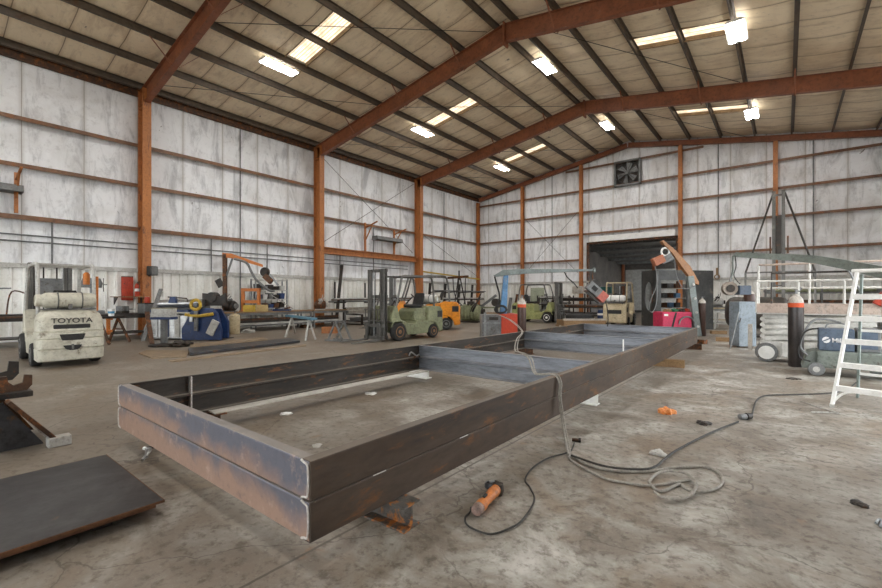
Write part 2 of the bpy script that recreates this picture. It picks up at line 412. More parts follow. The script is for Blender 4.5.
    for fy, wh in FR:
        t = thing('steel_column', 'orange primed steel wall column on the left wall, %s' % wh, 'column', (-18.35, fy, 0), 0, 'left wall columns')
        ibeam(MB(), (0, 0, .02), (0, 0, 8.98), .275, .5, (1, 0, 0)).build('shaft', m_colm, t)
        for z in (8.30, 8.95): MB().box(0, 0, z, .46, .25, .014).build('stiffener', m_colm, t)
        MB().bx(-.30, .30, -.18, .18, 0, .02).build('base_plate', m_colm, t)
        for s in (-1, 1):
            side = 'left' if s < 0 else 'right'
            xa = RX+s*.0; xb = (-18.45 if s < 0 else 3.2)
            zt = roofz(RX)-.22
            t = thing('roof_rafter', 'rust red steel roof rafter under the %s slope, %s' % (side, wh), 'rafter', (RX, fy, zt-.34), 0, 'roof rafters')
            b = (xb-RX, 0, (-.17*abs(xb-RX)))
            ibeam(MB(), (0, 0, .04), (b[0], 0, b[2]+.04), .20, .60).build('beam', m_raft, t)
            MB().bx(s*.002, s*.03, -.15, .15, -.42, .38).build('splice_plate', m_raft, t)
            for q in (1.85, 4.85, 7.85):
                for dy in (-1, 1): MB().bar((s*q, .1*dy, -.17*q-.3), (s*q, .75*dy, -.17*q+.36), .05, .012).build('flange_brace', m_raft, t)
        if fy != 20.6 or True:
            t = thing('steel_column', 'orange primed steel wall column on the right side, %s' % wh, 'column', (3.15, fy, 0), 0, 'right side columns')
            ibeam(MB(), (0, 0, .02), (0, 0, 8.3), .26, .5, (1, 0, 0)).build('shaft', m_colm, t)
            MB().bx(-.30, .30, -.18, .18, 0, .02).build('base_plate', m_colm, t)
    # end wall rafter and columns
    for s in (-1, 1):
        xb = WL+.25 if s < 0 else WR-.1; zt = roofz(RX)-.22-.14
        o = ibeam(MB(), (RX+s*.03, YB-.3, zt-.005), (xb, YB-.3, zt-.17*abs(xb-RX)), .2, .28).build('end_rafter', m_raft)
        tag(centre(o, (RX, YB-.3, zt)), 'rust red end wall rafter along the %s half of the gable' % ('left' if s < 0 else 'right'), 'rafter')
    for x, wh in ((-18.62, 'in the far left corner'), (-14.8, 'between the corner and the dark doorway'), (-10.5, 'just left of the dark doorway'), (-4.72, 'just right of the dark doorway'), (-.42, 'furthest right, behind the lift mast')):
        zz = roofz(x)-.52
        o = ibeam(MB(), (x, YB-.3, 0), (x, YB-.3, zz), .2, .22, (0, 1, 0)).build('end_wall_column', m_colm)
        tag(centre(o, (x, YB-.3, 0)), 'slim orange end wall column %s' % wh, 'column', 'end wall columns')
    # purlins (run the length of the hall)
    zp = [(-.04, .1), (-.04, -.1), (-.035, -.1)]
    def zed(mb, a, b, h=.2, w=.065, up=(0, 0, 1), t=.012):
        mb.bar(a, b, t, h, up)
        a = V(a); b = V(b); d = (b-a).normalized(); u = V(up); sd = d.cross(u).normalized(); u = sd.cross(d)
        mb.bar(a+sd*w/2+u*(h/2-t/2), b+sd*w/2+u*(h/2-t/2), w, t, up); mb.bar(a-sd*w/2-u*(h/2-t/2), b-sd*w/2-u*(h/2-t/2), w, t, up)
        return mb
    for s in (-1, 1):
        for k in range(8):
            x = RX+s*(.35+1.5*k); z = roofz(x)-.115
            o = zed(MB(), (x, YF, z), (x, YB-.1, z)).build('roof_purlin', m_purl)
            tag(centre(o, (x, 9, z)), 'dark steel purlin running the hall under the %s roof slope, %s down from the ridge' % ('left' if s < 0 else 'right', ORD[k]), 'purlin', 'roof purlins')
    o = zed(MB(), (WL+.12, YF, 8.93), (WL+.12, YB-.1, 8.93), .24, .08).build('eave_strut', m_rust)
    tag(centre(o, (WL+.12, 9, 8.93)), 'rusty eave strut along the top of the left wall', 'beam')
    # girts
    zs = (3.93, 5.55, 7.02)
    for k, z in enumerate(zs):
        o = MB().bar((WL+.1, YF, z), (WL+.1, YB-.15, z), .2, .016).bar((WL+.2, YF, z-.05), (WL+.2, YB-.15, z-.05), .014, .13).bar((WL+.01, YF, z+.03), (WL+.01, YB-.15, z+.03), .012, .06).build('wall_girt', m_girt)
        tag(centre(o, (WL+.1, 9, z)), 'brown steel girt along the left wall, %s' % ('lowest', 'middle', 'highest')[k], 'girt', 'left wall girts')
    xs = [(WL+.1, -14.9, 'between the corner and the first column'), (-14.7, -10.6, 'left of the column by the doorway'), (-10.4, -4.82, 'above the doorway'), (-4.62, -.52, 'right of the doorway'), (-.32, WR, 'at the far right end')]
    for k, z in enumerate((3.89, 5.57, 7.01, 8.43, 9.85)):
        for a, b, wh in xs:
            if k == 0 and a == -10.4: continue
            lim = lambda x: roofz(x)-.55
            if z > lim(a) and z > lim(b): continue
            aa, bb = a, b
            if z > lim(a): aa = RX-(11.08-.55-z)/.17
            if z > lim(b): bb = RX+(11.08-.55-z)/.17
            segs = [(aa, bb)]
            if k == 3 and a == -10.4: pass
            for p, q in segs:
                o = MB().bar((p, YB-.1, z), (q, YB-.1, z), .2, .016).bar((p, YB-.2, z-.05), (q, YB-.2, z-.05), .014, .13).build('end_wall_girt', m_girt)
                tag(centre(o, ((p+q)/2, YB-.1, z)), 'brown steel girt on the end wall %s, %s up' % (wh, ORD[k]), 'girt', 'end wall girts')
build_shell()
# ---------------------------------------------------------------- lamps
def lamps():
    proto = None
    for y, wy in ((.8, 'behind the camera'), (8.36, 'nearest the camera'), (16.1, 'in the middle bay'), (23.75, 'nearest the end wall')):
        for x, z, wx in ((-14.1, 9.6, 'left'), (-7.55, 10.66, 'ridge'), (-1.2, 9.6, 'right')):
            lb = 'bright twin tube ceiling lamp in the %s row, %s' % (wx, wy)
            if proto is None:
                t = proto = thing('high_bay_lamp', lb, 'ceiling lamp', (x, y, z), 0, 'ceiling lamps')
                MB().prism([(-.27, 0), (-.16, .08), (.16, .08), (.27, 0)], 'y', -.66, .66).build('housing', m_white, t)
                MB().bx(-.20, -.05, -.60, .62, -.02, -.002).build('lens', m_lens, t)
                MB().bx(.05, .20, -.60, .62, -.02, -.002).build('lens', m_lens, t)
                for yy in (-.5, .5): MB().cyl((0, yy, .08), (0, yy, .42), .006).build('hanger', m_galv, t)
                MB().bx(-.03, .03, -.60, .60, .081, .09).build('added_uplight_strip', m_glow, t)  # added uplight strip, unseen from below; brightens blanket and purlins
            else: dup(proto, (x, y, z), 0, lb)
lamps()
def fan():
    t = thing('exhaust_fan', 'large square louvred exhaust fan high on the end wall below the ridge', 'fan', (-7.64, YB-.12, 9.07))
    f = MB()
    for a in (-1, 1): f.box(a*.73, -.03, 0, .1, .3, 1.56).box(0, -.03, a*.73, 1.56, .3, .1)
    f.build('fan_frame', m_grey, t)
    MB().box(0, .1, 0, 1.5, .02, 1.5).build('back_panel', m_dark, t)
    ring = MB(); ring.tube([(.66*math.cos(i*PI/16), -.12, .66*math.sin(i*PI/16)) for i in range(32)], .035, 6, True); ring.build('guard_ring', m_dark, t)
    for k in range(6):
        a = k*PI/3+.3; c, s = math.cos(a), math.sin(a); b = MB()
        b.add([V((c*r-s*w, -.02+q, s*r+c*w)) for r, w, q in ((.12, -.06, 0), (.6, -.17, .04), (.6, .17, -.08), (.12, .06, -.04))], [(0, 1, 2, 3)])
        b.add([V((c*r-s*w, -.035+q, s*r+c*w)) for r, w, q in ((.12, -.06, 0), (.6, -.17, .04), (.6, .17, -.08), (.12, .06, -.04))], [(0, 1, 2, 3)])
        b.build('blade', m_galv, t)
    MB().cyl((0, -.2, 0), (0, .05, 0), .12).build('motor', m_grey, t, smooth=True)
    g = MB()
    for k in range(8):
        a = k*PI/8; g.bar((-.7*math.cos(a), -.16, -.7*math.sin(a)), (.7*math.cos(a), -.16, .7*math.sin(a)), .015)
    g.build('guard', m_dark, t)
fan()
# ---------------------------------------------------------------- steel skid frame in the foreground
def wb(mb, name, m, parent, **k):
    """build in world coordinates, then hang under its thing"""
    o = mb.build(name, m, parent, **k)
    o.matrix_parent_inverse = (Matrix.Translation(parent.location)@parent.rotation_euler.to_matrix().to_4x4()).inverted()
    return o
def chan(mb, a, b, s, h=.206, fw=.07, up=(0, 0, 1), tw=.009, tf=.011):
    k = .008; q = h/2
    poly = [(0, -q+k), (k*.3, -q+k*.3), (k, -q), (fw, -q), (fw, -q+tf*.8), (tw+.012, -q+tf*1.5), (tw, -q+tf*1.5+.012), (tw, q-tf*1.5-.012), (tw+.012, q-tf*1.5), (fw, q-tf*.8), (fw, q), (k, q), (k*.3, q-k*.3), (0, q-k)]
    return mb.sweep([(u*s, v) for u, v in poly], a, b, up)
def steel(name, base, heat, dark, orange, amt, sc=1.6, st=(1, 1, 1), rough=.5, metal=.35, top_tan=0.0):
    m, nt, b = newmat(name)
    v = coords(nt, 'World', st)
    n1 = noise(nt, v, sc, 6, .65, .5); n2 = noise(nt, v, sc*3.2, 7, .7, .3); n3 = noise(nt, v, sc*12, 5, .7)
    col = ramp(nt, n1, [(.30, dark), (.48, base), (.70, heat)])
    col = mixc(nt, ramp(nt, n2, [(amt, (0, 0, 0)), (amt+.10, (.85,)*3)]), col, orange)
    col = mixc(nt, .5, col, ramp(nt, n3, [(.35, (.55,)*3), (.55, (1, 1, 1))]), 'MULTIPLY')
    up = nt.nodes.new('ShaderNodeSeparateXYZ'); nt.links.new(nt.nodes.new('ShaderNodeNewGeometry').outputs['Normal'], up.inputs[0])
    col = mixc(nt, mth(nt, 'MULTIPLY', mth(nt, 'GREATER_THAN', up.outputs[2], .8), top_tan), col, (.34, .30, .25))   # grey tan mixed into upward-facing faces
    nt.links.new(col, b.inputs['Base Color']); b.inputs['Roughness'].default_value = rough; b.inputs['Metallic'].default_value = metal
    bump(nt, b, n3, .004, .3)
    return m
def end_steel():
    # mill scale on the upper web fading to pink brown heat rust lower down each channel: a finish of the plate itself
    m, nt, b = newmat('end_channel_steel')
    v = coords(nt, 'World'); sep = nt.nodes.new('ShaderNodeSeparateXYZ'); nt.links.new(v, sep.inputs[0])
    n1 = noise(nt, v, 2.6, 6, .6, .6); n3 = noise(nt, v, 24, 5, .7); n2 = noise(nt, v, 9, 6, .7)
    zl = mth(nt, 'FRACT', mth(nt, 'DIVIDE', mth(nt, 'SUBTRACT', sep.outputs[2], .154), .209))
    g = mth(nt, 'ADD', mth(nt, 'MULTIPLY', sep.outputs[2], 1.2), mth(nt, 'MULTIPLY', n1, 1.15))
    g = mth(nt, 'ADD', mth(nt, 'ADD', g, mth(nt, 'MULTIPLY', zl, .38)), mth(nt, 'MULTIPLY', mth(nt, 'ADD', sep.outputs[0], 5.0), .07))
    col = mixc(nt, ramp(nt, mth(nt, 'DIVIDE', g, 2), [(.58, (0, 0, 0)), (.78, (1, 1, 1))]), (.33, .21, .155), (.125, .125, .15))
    col = mixc(nt, ramp(nt, n2, [(.56, (0, 0, 0)), (.70, (.6,)*3)]), col, (.50, .36, .28))
    col = mixc(nt, ramp(nt, n2, [(.30, (.6,)*3), (.42, (0, 0, 0))]), col, (.15, .11, .10))
    col = mixc(nt, .35, col, ramp(nt, n3, [(.3, (.6,)*3), (.55, (1, 1, 1))]), 'MULTIPLY')
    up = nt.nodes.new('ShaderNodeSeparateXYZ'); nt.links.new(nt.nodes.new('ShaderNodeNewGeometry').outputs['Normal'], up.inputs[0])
    col = mixc(nt, mth(nt, 'MULTIPLY', mth(nt, 'GREATER_THAN', up.outputs[2], .8), .6), col, (.34, .30, .25))   # flange tops turned paler grey tan by face direction
    nt.links.new(col, b.inputs['Base Color']); b.inputs['Roughness'].default_value = .5; b.inputs['Metallic'].default_value = .2
    return m
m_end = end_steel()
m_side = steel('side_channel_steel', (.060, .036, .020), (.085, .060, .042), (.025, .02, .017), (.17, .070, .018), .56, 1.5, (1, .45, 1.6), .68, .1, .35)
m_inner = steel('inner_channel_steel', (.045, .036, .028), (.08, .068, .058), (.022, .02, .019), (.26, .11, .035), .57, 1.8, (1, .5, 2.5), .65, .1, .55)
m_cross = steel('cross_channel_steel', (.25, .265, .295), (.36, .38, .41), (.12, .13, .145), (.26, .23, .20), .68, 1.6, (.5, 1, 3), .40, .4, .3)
m_weld = mat('weld_bead', (.85, .83, .80), (.6, .57, .53), 40, .4, .3)
X0, X1, Y0, Y1 = -4.985, -1.87, 1.28, 13.4
ZB = .154; HC = .209
def skid():
    t = thing('steel_skid_frame', 'long rectangular skid frame of stacked rusty steel channels in the foreground', 'steel frame', ((X0+X1)/2, (Y0+Y1)/2, ZB))
    for k in range(2):
        z = ZB+HC*(k+.5)
        w = ('lower', 'upper')[k]
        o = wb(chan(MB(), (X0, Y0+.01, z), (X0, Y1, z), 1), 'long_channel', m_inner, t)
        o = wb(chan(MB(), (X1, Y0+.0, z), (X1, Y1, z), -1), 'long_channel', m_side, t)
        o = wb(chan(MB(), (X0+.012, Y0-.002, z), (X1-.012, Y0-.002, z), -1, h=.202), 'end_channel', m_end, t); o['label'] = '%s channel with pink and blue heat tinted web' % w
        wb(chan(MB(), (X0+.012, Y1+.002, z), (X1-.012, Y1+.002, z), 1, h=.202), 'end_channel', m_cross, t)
        for y in (5.6, 9.45):
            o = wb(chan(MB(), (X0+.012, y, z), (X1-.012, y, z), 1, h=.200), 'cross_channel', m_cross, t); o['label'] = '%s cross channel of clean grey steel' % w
        # weld beads at the near right corner and near left corner
        for x, s in ((X1, -1), (X0, 1)):
            a = z-HC/2+.008; c = z+HC/2-.008
            pts = [(x+s*.075, Y0-.004, c), (x+s*.05, Y0-.004, c-.008), (x+s*.03, Y0-.004, c-.012), (x+s*.018, Y0-.004, c-.03), (x+s*.014, Y0-.004, z), (x+s*.018, Y0-.004, a+.03), (x+s*.03, Y0-.004, a+.012), (x+s*.05, Y0-.004, a+.008), (x+s*.075, Y0-.004, a)]
            wb(MB().tube(spline(pts, 4), .0062, 6), 'weld_bead', m_weld, t, smooth=True)
    wb(MB().box(X0+.045, 1.9, ZB+HC, .06, .012, HC*2-.03), 'stiffener_plate', m_weld, t)
    # stitch welds on the seam of the right side
    for y in (1.75, 2.6, 4.3, 5.7, 7.4, 9.3, 11.5):
        wb(MB().tube([(X1+.002, y-.05, ZB+HC), (X1+.003, y, ZB+HC), (X1+.002, y+.05, ZB+HC)], .003, 6), 'stitch_weld', m_weld if y < 3 else m_rust, t)
skid()
def stub(loc, rz, ln, m, label, w=.15, h=.152):
    mb = MB(); q = h/2
    mb.sweep([(-w/2, -q), (w/2, -q), (w/2, -q+.012), (.005, -q+.012), (.005, q-.012), (w/2, q-.012), (w/2, q), (-w/2, q), (-w/2, q-.012), (-.005, q-.012), (-.005, -q+.012), (-w/2, -q+.012)], (-ln/2, 0, q+.001), (ln/2, 0, q+.001))
    o = mb.build('steel_beam_stub', m); o.location = loc; o.rotation_euler = (0, 0, rz)
    return tag(o, label, 'support', 'supports under the steel frame')
m_stub = mat('stub_steel', (.30, .29, .27), (.17, .16, .15), 7, .42, .4, (.62, .30, .10), .55)
stub((-2.02, 1.9, 0), .06, .52, m_stub, 'short rusty H beam offcut propping the near right corner of the steel frame')
stub((-2.1, 5.62, 0), 0, .40, m_white, 'pale painted beam offcut under the right side of the frame at mid length')
stub((-5.0, 5.62, 0), 0, .45, m_white, 'pale beam offcut under the left side of the frame by the first cross channel')
stub((-5.0, 2.1, 0), 0, .60, m_rust, 'rusty beam offcut under the near left end of the frame')
stub((-5.05, 9.6, 0), 0, .45, m_rust, 'rusty beam offcut under the left side of the frame by the second cross channel')
stub((-1.95, 13.2, 0), 0, .42, m_rust, 'dark beam offcut under the far right corner of the frame')
o = MB().box(0, 0, .076, .62, .16, .15).build('timber_block', m_wood, bev=.005); o.location = (-1.87, 9.6, 0); o.rotation_euler = (0, 0, .1)
tag(o, 'pale wooden block sticking out from under the right side of the frame', 'timber block')
o = MB().box(0, 0, .007, .15, 3.4, .014).build('flat_bar', mat('pale_bar', (.78, .76, .71), (.62, .60, .55), 4, grime=.3)); o.location = (-4.76, 3.75, .158); o.rotation_euler = (0, 0, -.02)
tag(o, 'long grey flat steel bar lying inside the frame along its left side', 'steel bar')
o = MB().box(0, 0, .09, .016, .016, .18).build('chalk_stick', m_white); o.location = (-1.94, 6.87, ZB+2*HC)
tag(o, 'thin white stick standing upright on the right side of the frame', 'stick')
# welding clamp on the inner left side
t = thing('welding_clamp', 'bare steel locking clamp on the left side of the frame, near first cross channel', 'clamp', (X0+.12, 5.38, .41))
MB().tube(spline([(0, .1, .02), (0, .02, .0), (0, -.06, .05), (0, -.12, .07), (0, -.16, .02)], 5), .012, 6).build('handle', m_silver, t)
MB().tube(spline([(0, .1, -.02), (0, .02, .0), (0, -.06, -.04), (0, -.11, -.07), (0, -.16, -.04)], 5), .012, 6).build('jaw', m_rust, t)
# hand clamp on the floor by the near end
p = fl(149, 455)
t = thing('hand_clamp', 'chrome locking clamp lying on the floor below the near end of the frame', 'clamp', p, .2)
for nm, pts, mm in (('handle', [(-.10, .03, .03), (-.03, .03, .035), (.07, -.07, .02), (.12, -.12, .015)], m_silver), ('jaw', [(-.10, .03, .03), (-.08, .10, .03), (.0, .13, .03), (.06, .10, .03)], m_dark), ('lever', [(-.06, .02, .03), (.0, -.02, .025), (.09, -.07, .02)], m_silver)):
    MB().tube(spline(pts, 5), .013, 8).build(nm, mm, t, smooth=True)
MB().cyl((-.13, .03, .03), (-.10, .03, .03), .016).build('screw', m_white, t, smooth=True)
# ---------------------------------------------------------------- plates on the floor, left foreground
m_plate = steel('plate_steel', (.055, .053, .053), (.11, .108, .108), (.032, .03, .028), (.14, .09, .055), .64, 1.3, (1, 1, 1), .42, .5)
m_edge = mat('rusty_edge', (.30, .16, .08), (.18, .10, .06), 8, .7)
def plate(x0, x1, y0, y1, z0, z1, label, m=None, name='steel_plate', rz=0, group=None):
    cx, cy = (x0+x1)/2, (y0+y1)/2
    t = thing(name, label, 'steel plate', (cx, cy, z0), rz, group)
    MB().box(0, 0, (z1-z0)/2, x1-x0-.012, y1-y0-.012, z1-z0).build('sheet', m or m_plate, t)
    e = MB(); a, b = (x1-x0)/2, (y1-y0)/2; h = z1-z0-.001
    for s in (-1, 1): e.box(s*(a-.003), 0, h/2, .006, 2*b, h).box(0, s*(b-.003), h/2, 2*a-.012, .006, h)
    e.build('cut_edge', m_edge, t)
    return t
plate(-4.37, -3.10, -1.4, 1.04, .088, .104, 'big dark steel plate on the floor at lower left, top one of two')
plate(-4.34, -3.13, -1.4, 1.00, .060, .084, 'lower dark steel plate under the big plate at lower left')
for y in (-1.0, .2, .75):
    o = MB().box(0, 0, .029, 1.05, .09, .056).build('dunnage_bar', m_dark); o.location = (-3.75, y, 0)
    tag(o, 'dark packing bar under the two steel plates at lower left', 'bar', 'packing bars under the plates')
# rusty machine attachment at the left edge
def attachment():
    t = thing('fork_carriage', 'rusty steel loader attachment with slanted side and hooks at the left edge', 'attachment', (-5.5, .2, 0))
    B = lambda mb, n, m, **k: wb(mb, n, m, t, **k)
    B(MB().prism([(-.9, .0), (.82, .02), (.55, .45), (-.9, .45)], 'x', -5.50, -5.46), 'side_plate', m_mill)
    B(MB().bar((-5.40, .57, .47), (-5.40, .90, .045), .16, .035, (0, 1, 0)), 'edge_bar', m_rust, bev=.005)
    B(MB().box(-5.36, .91, .045, .12, .17, .09), 'toe_block', m_lgrey, bev=.01)
    B(MB().prism([(-.9, 0), (.84, .02), (.60, .42), (-.9, .42)], 'x', -6.15, -6.11), 'side_plate', m_rust)
    B(MB().bar((-5.86, .62, .40), (-5.86, .86, .04), .5, .02, (0, 1, 0)), 'front_plate', m_lgrey)
    B(MB().box(-5.62, -.05, .50, .26, 1.6, .05), 'deck_beam', m_dark, bev=.006)
    B(MB().box(-5.72, -.15, .555, .05, 1.3, .06), 'rail', m_mill)
    def hook(x, y, z, s):
        prof = [(0, 0), (.30, 0), (.34, .05), (.34, .15), (.28, .16), (.27, .08), (.20, .06), (.16, .10), (.15, .16), (0, .16)]
        return MB().prism([(y+a*s, z+b*s) for a, b in prof], 'x', x-.02, x+.02)
    B(hook(-5.60, .45, .525, .9), 'hook', m_rust)
    B(hook(-6.13, .32, .56, 1.2), 'hook', m_dark)
    B(MB().bx(-6.17, -6.09, -.9, .5, .42, .62), 'rear_rail', m_dark)
    B(MB().prism([(-.9, .45), (-.1, .45), (.2, .53), (-.1, .74), (-.9, .8)], 'x', -5.95, -5.91), 'gusset', m_edge)
attachment()
# ---------------------------------------------------------------- grinder, hoses and cables
P1, P2 = fl(479, 507, .05), fl(496, 489, .05)
def zf(x, y, z=.012): return fl(440+x/1.995, 360+y/1.995, z)
def grinder():
    d = (P2-P1); d.z = 0; d.normalize(); rz = math.atan2(d.y, d.x); ln = (P2-P1).length
    t = thing('angle_grinder', 'orange angle grinder lying on the concrete with its cord', 'angle grinder', (P1.x, P1.y, 0), rz)
    MB().lathe([(.026, 0), (.038, .01), (.038, .06), (.030, .09), (.036, ln*.75), (.040, ln*.8), (.036, ln)], (0, 0, .045), (1, 0, 0), 18).build('body', m_orange, t, smooth=True)
    MB().lathe([(.020, -.05), (.034, -.045), (.040, 0), (.034, .01)], (0, 0, .045), (1, 0, 0), 16).build('rear_grip', mat('grip', (.45, .33, .28), (.22, .17, .15), 20, .7), t, smooth=True)
    MB().loft([rr(.06, .07, .02, .0, ln+.03), rr(.075, .085, .03, .03, ln+.035), rr(.06, .07, .025, .075, ln+.04)]).build('gear_head', m_dark, t, smooth=True)
    MB().lathe([(.0, .0), (.055, .0), (.060, .01), (.052, .035), (.04, .035), (.04, .02), (.0, .02)], (ln+.06, .05, .03), (.1, .2, 1), 24).build('cup_wheel', m_mill, t, smooth=True)
    MB().lathe([(.0, .036), (.022, .036), (.02, .045), (0, .045)], (ln+.06, .05, .03), (.1, .2, 1), 12).build('nut', m_silver, t)
    MB().box(.10, 0, .083, .05, .02, .012).build('switch', m_black, t, bev=.003)
grinder()
m_hose = mat('grey_hose', (.50, .48, .43), (.36, .34, .31), 12, .6)
m_cable = mat('black_cable', (.05, .048, .045), (.10, .095, .085), 12, .6)
def cable(name, pts, r, m, label, cat, k=10, n=8):
    o = MB().tube(spline(pts, k), r, n).build(name, m, smooth=True)
    return tag(centre(o, pts[0]), label, cat)
cable('power_cord', [P1+V((-.05, -.02, -.01)), zf(60, 303), zf(50, 315), zf(58, 332), zf(100, 347), zf(140, 335), zf(165, 318), zf(188, 280), zf(180, 255), zf(170, 238), zf(185, 215), zf(215, 196), zf(250, 186), zf(262, 180), zf(268, 165, .02)], .006, m_cable, 'thin black cord running from the orange grinder to the hoses', 'cord')
def ell(cx, cy, rx, ry, a0, a1, n, z=.012, rot=.05):
    out = []
    for i in range(n+1):
        a = math.radians(a0+(a1-a0)*i/n); x, y = rx*math.cos(a), ry*math.sin(a)
        out.append(zf(cx+x*math.cos(rot)-y*math.sin(rot), cy+x*math.sin(rot)+y*math.cos(rot), z))
    return out
def overbeam(dx, z=0.0):
    zt = ZB+2*HC+.012
    return [V((-6.25, 10.3, .92)), V((-5.55+dx, 9.75, .80)), V((X0+.03, 9.27+dx, zt)), V((-4.5+dx, 8.2, .50)), V((-3.6+dx, 6.5, .50)), V((-2.97+dx, 5.58, zt)), V((-2.75+dx, 5.35, zt-.03)), V((-2.45, 4.9+dx, .46)), V((-2.12, 4.42+dx, .54)), V((X1-.03, 4.27+dx, zt)), V((X1+.035, 4.25+dx, .50)), V((-1.83+dx*.4, 4.23, .378)), V((-1.76+dx*.4, 4.15, .14)), fl(568+dx*40, 452, .03)]
cable('air_hose', overbeam(0)+[zf(262, 188), zf(290, 207), zf(340, 220), zf(410, 222), zf(470, 214)]+ell(518, 237, 46, 25, -110, 150, 12)+[zf(440, 262), zf(418, 245)]+ell(464, 248, 47, 27, 190, 470, 12, .026), .011, m_hose, 'grey hose draped over the frame and looped into coils on the floor, left strand', 'hose')
cable('welding_cable', overbeam(.05)+[zf(258, 196), zf(285, 214), zf(330, 236), zf(380, 246), zf(420, 250), zf(470, 244), zf(500, 240)]+ell(466, 252, 44, 25, -20, 150, 8, .03), .009, m_hose, 'second pale cable beside the grey hose over the frame, right strand', 'cable')
cable('extension_cable', [zf(262, 190, .03), zf(330, 212, .04), zf(400, 218, .04), zf(430, 212, .03), zf(447, 198), zf(475, 178), zf(540, 145), zf(595, 123)], .009, m_cable, 'black extension cable running from the hose coils to the grey plug', 'cable')
cable('extension_cable', [zf(622, 112), zf(626, 95), zf(632, 80), zf(650, 71), zf(700, 69), zf(778, 66), zf(812, 58), zf(830, 45)], .009, m_cable, 'black extension cable running from the grey plug towards the white stepladder', 'cable')
t = thing('cable_plug', 'grey plug joining two black cables on the concrete', 'plug', zf(608, 119, 0), .9)
MB().lathe([(.012, -.08), (.03, -.07), (.036, 0), (.03, .01)], (0, 0, .036), (1, 0, 0)).build('plug', m_grey, t, smooth=True)
MB().lathe([(.034, .012), (.04, .02), (.034, .08), (.014, .10)], (0, 0, .036), (1, 0, 0)).build('socket', m_dark, t, smooth=True)
t = thing('hose_fitting', 'small brown hose fitting sticking up beside the hoses at the frame', 'fitting', zf(270, 163, 0), .4)
MB().cyl((-.03, 0, .018), (.03, 0, .018), .016).build('nipple', m_rust, t, smooth=True)
MB().cyl((.03, 0, .018), (.05, 0, .018), .024, n=6).build('nut', m_dark, t)
def crumple(name, loc, r, m, label, cat, h=.5, seed=1):
    rnd = random.Random(seed); bm = bmesh.new(); bmesh.ops.create_icosphere(bm, subdivisions=3, radius=r)
    for v in bm.verts:
        f = 1+.28*math.sin(v.co.x*60+seed)*math.sin(v.co.y*47)+rnd.uniform(-.13, .13)
        v.co *= f; v.co.z = max(v.co.z, -.3*r)*h
    me = bpy.data.meshes.new(name); bm.to_mesh(me); bm.free(); me.materials.append(m)
    z0 = min(v.co.z for v in me.vertices)
    o = bpy.data.objects.new(name, me); C.objects.link(o); o.location = (loc[0], loc[1], -z0+.001); return tag(o, label, cat)
crumple('crumpled_bag', zf(453, 106, 0), .085, mat('orange_litter', (.85, .33, .08), (.85, .45, .2), 22, .5), 'crumpled orange and white bag lying on the floor', 'litter', .6, 3)
crumple('metal_scrap', zf(527, 128, 0), .07, m_dark, 'dark scrap of metal on the floor right of the orange bag', 'scrap', .35, 5)
crumple('metal_scrap', zf(436, 188, 0), .065, m_lgrey, 'grey scrap on the floor left of the black cable', 'scrap', .4, 8)
crumple('metal_scrap', zf(836, 289, 0), .045, m_dark, 'small dark scrap on the open floor at the right', 'scrap', .4, 9)
crumple('metal_scrap', zf(705, 38, 0), .09, m_dark, 'flat dark scrap on the floor in front of the gas cylinder', 'scrap', .2, 9)
o = crumple('stone_disc', fl(286, 414.5, 0), .06, m_white, 'round whitish lump on the floor inside the frame', 'scrap', .35, 12)
o = crumple('paper_scrap', fl(371, 394, 0), .08, m_white, 'scrap of pale paper on the floor inside the frame', 'litter', .2, 14)
o = crumple('paper_scrap', fl(317, 446, 0), .05, m_lgrey, 'tan scrap on the floor just behind the near right corner of the frame', 'litter', .15, 15)
# ---------------------------------------------------------------- forklifts
m_fgrey = mat('forklift_grey', (.72, .70, .61), (.52, .50, .42), 2.2, .5, 0, (.30, .26, .2), .60, grime=.45)
m_fgreen = mat('forklift_green', (.38, .40, .26), (.27, .285, .185), 2.4, .5, 0, (.20, .18, .12), .62)
m_flime = mat('forklift_lime', (.52, .54, .27), (.38, .40, .20), 2.4, .5, 0, (.2, .2, .1), .62)
m_fyel = mat('forklift_yellow', (.85, .40, .03), (.70, .30, .025), 2.4, .45, 0, (.35, .18, .05), .68)
m_fcream = mat('forklift_cream', (.70, .62, .45), (.55, .47, .32), 2.4, .5, 0, (.3, .24, .16), .64)
m_mast = mat('mast_steel', (.26, .255, .24), (.16, .155, .145), 3, .45, .4, (.36, .35, .32), .62, (1, 1, .3))
m_rimo = mat('brown_rim', (.45, .27, .13), (.28, .17, .09), 6, .6)
def wheel(parent, x, y, r, w, rim, tire=None):
    s = 1 if y > 0 else -1
    o = MB().lathe([(r*.58, -w/2), (r*.92, -w/2), (r, -w/2+.03), (r, w/2-.03), (r*.92, w/2), (r*.58, w/2)], (x, y, r+.001), (0, 1, 0), 28).build('wheel', tire or m_black, parent, smooth=True)
    i = MB().lathe([(r*.2, .0), (r*.52, .0), (r*.60, .05), (r*.60, w/2+.004), (r*.52, w/2+.004), (r*.46, w/2-.03), (r*.26, w/2-.04), (r*.22, w/2+.01), (0, w/2+.01)], (x, y, r+.001), (0, s, 0), 24).build('rim', rim, o, smooth=True)
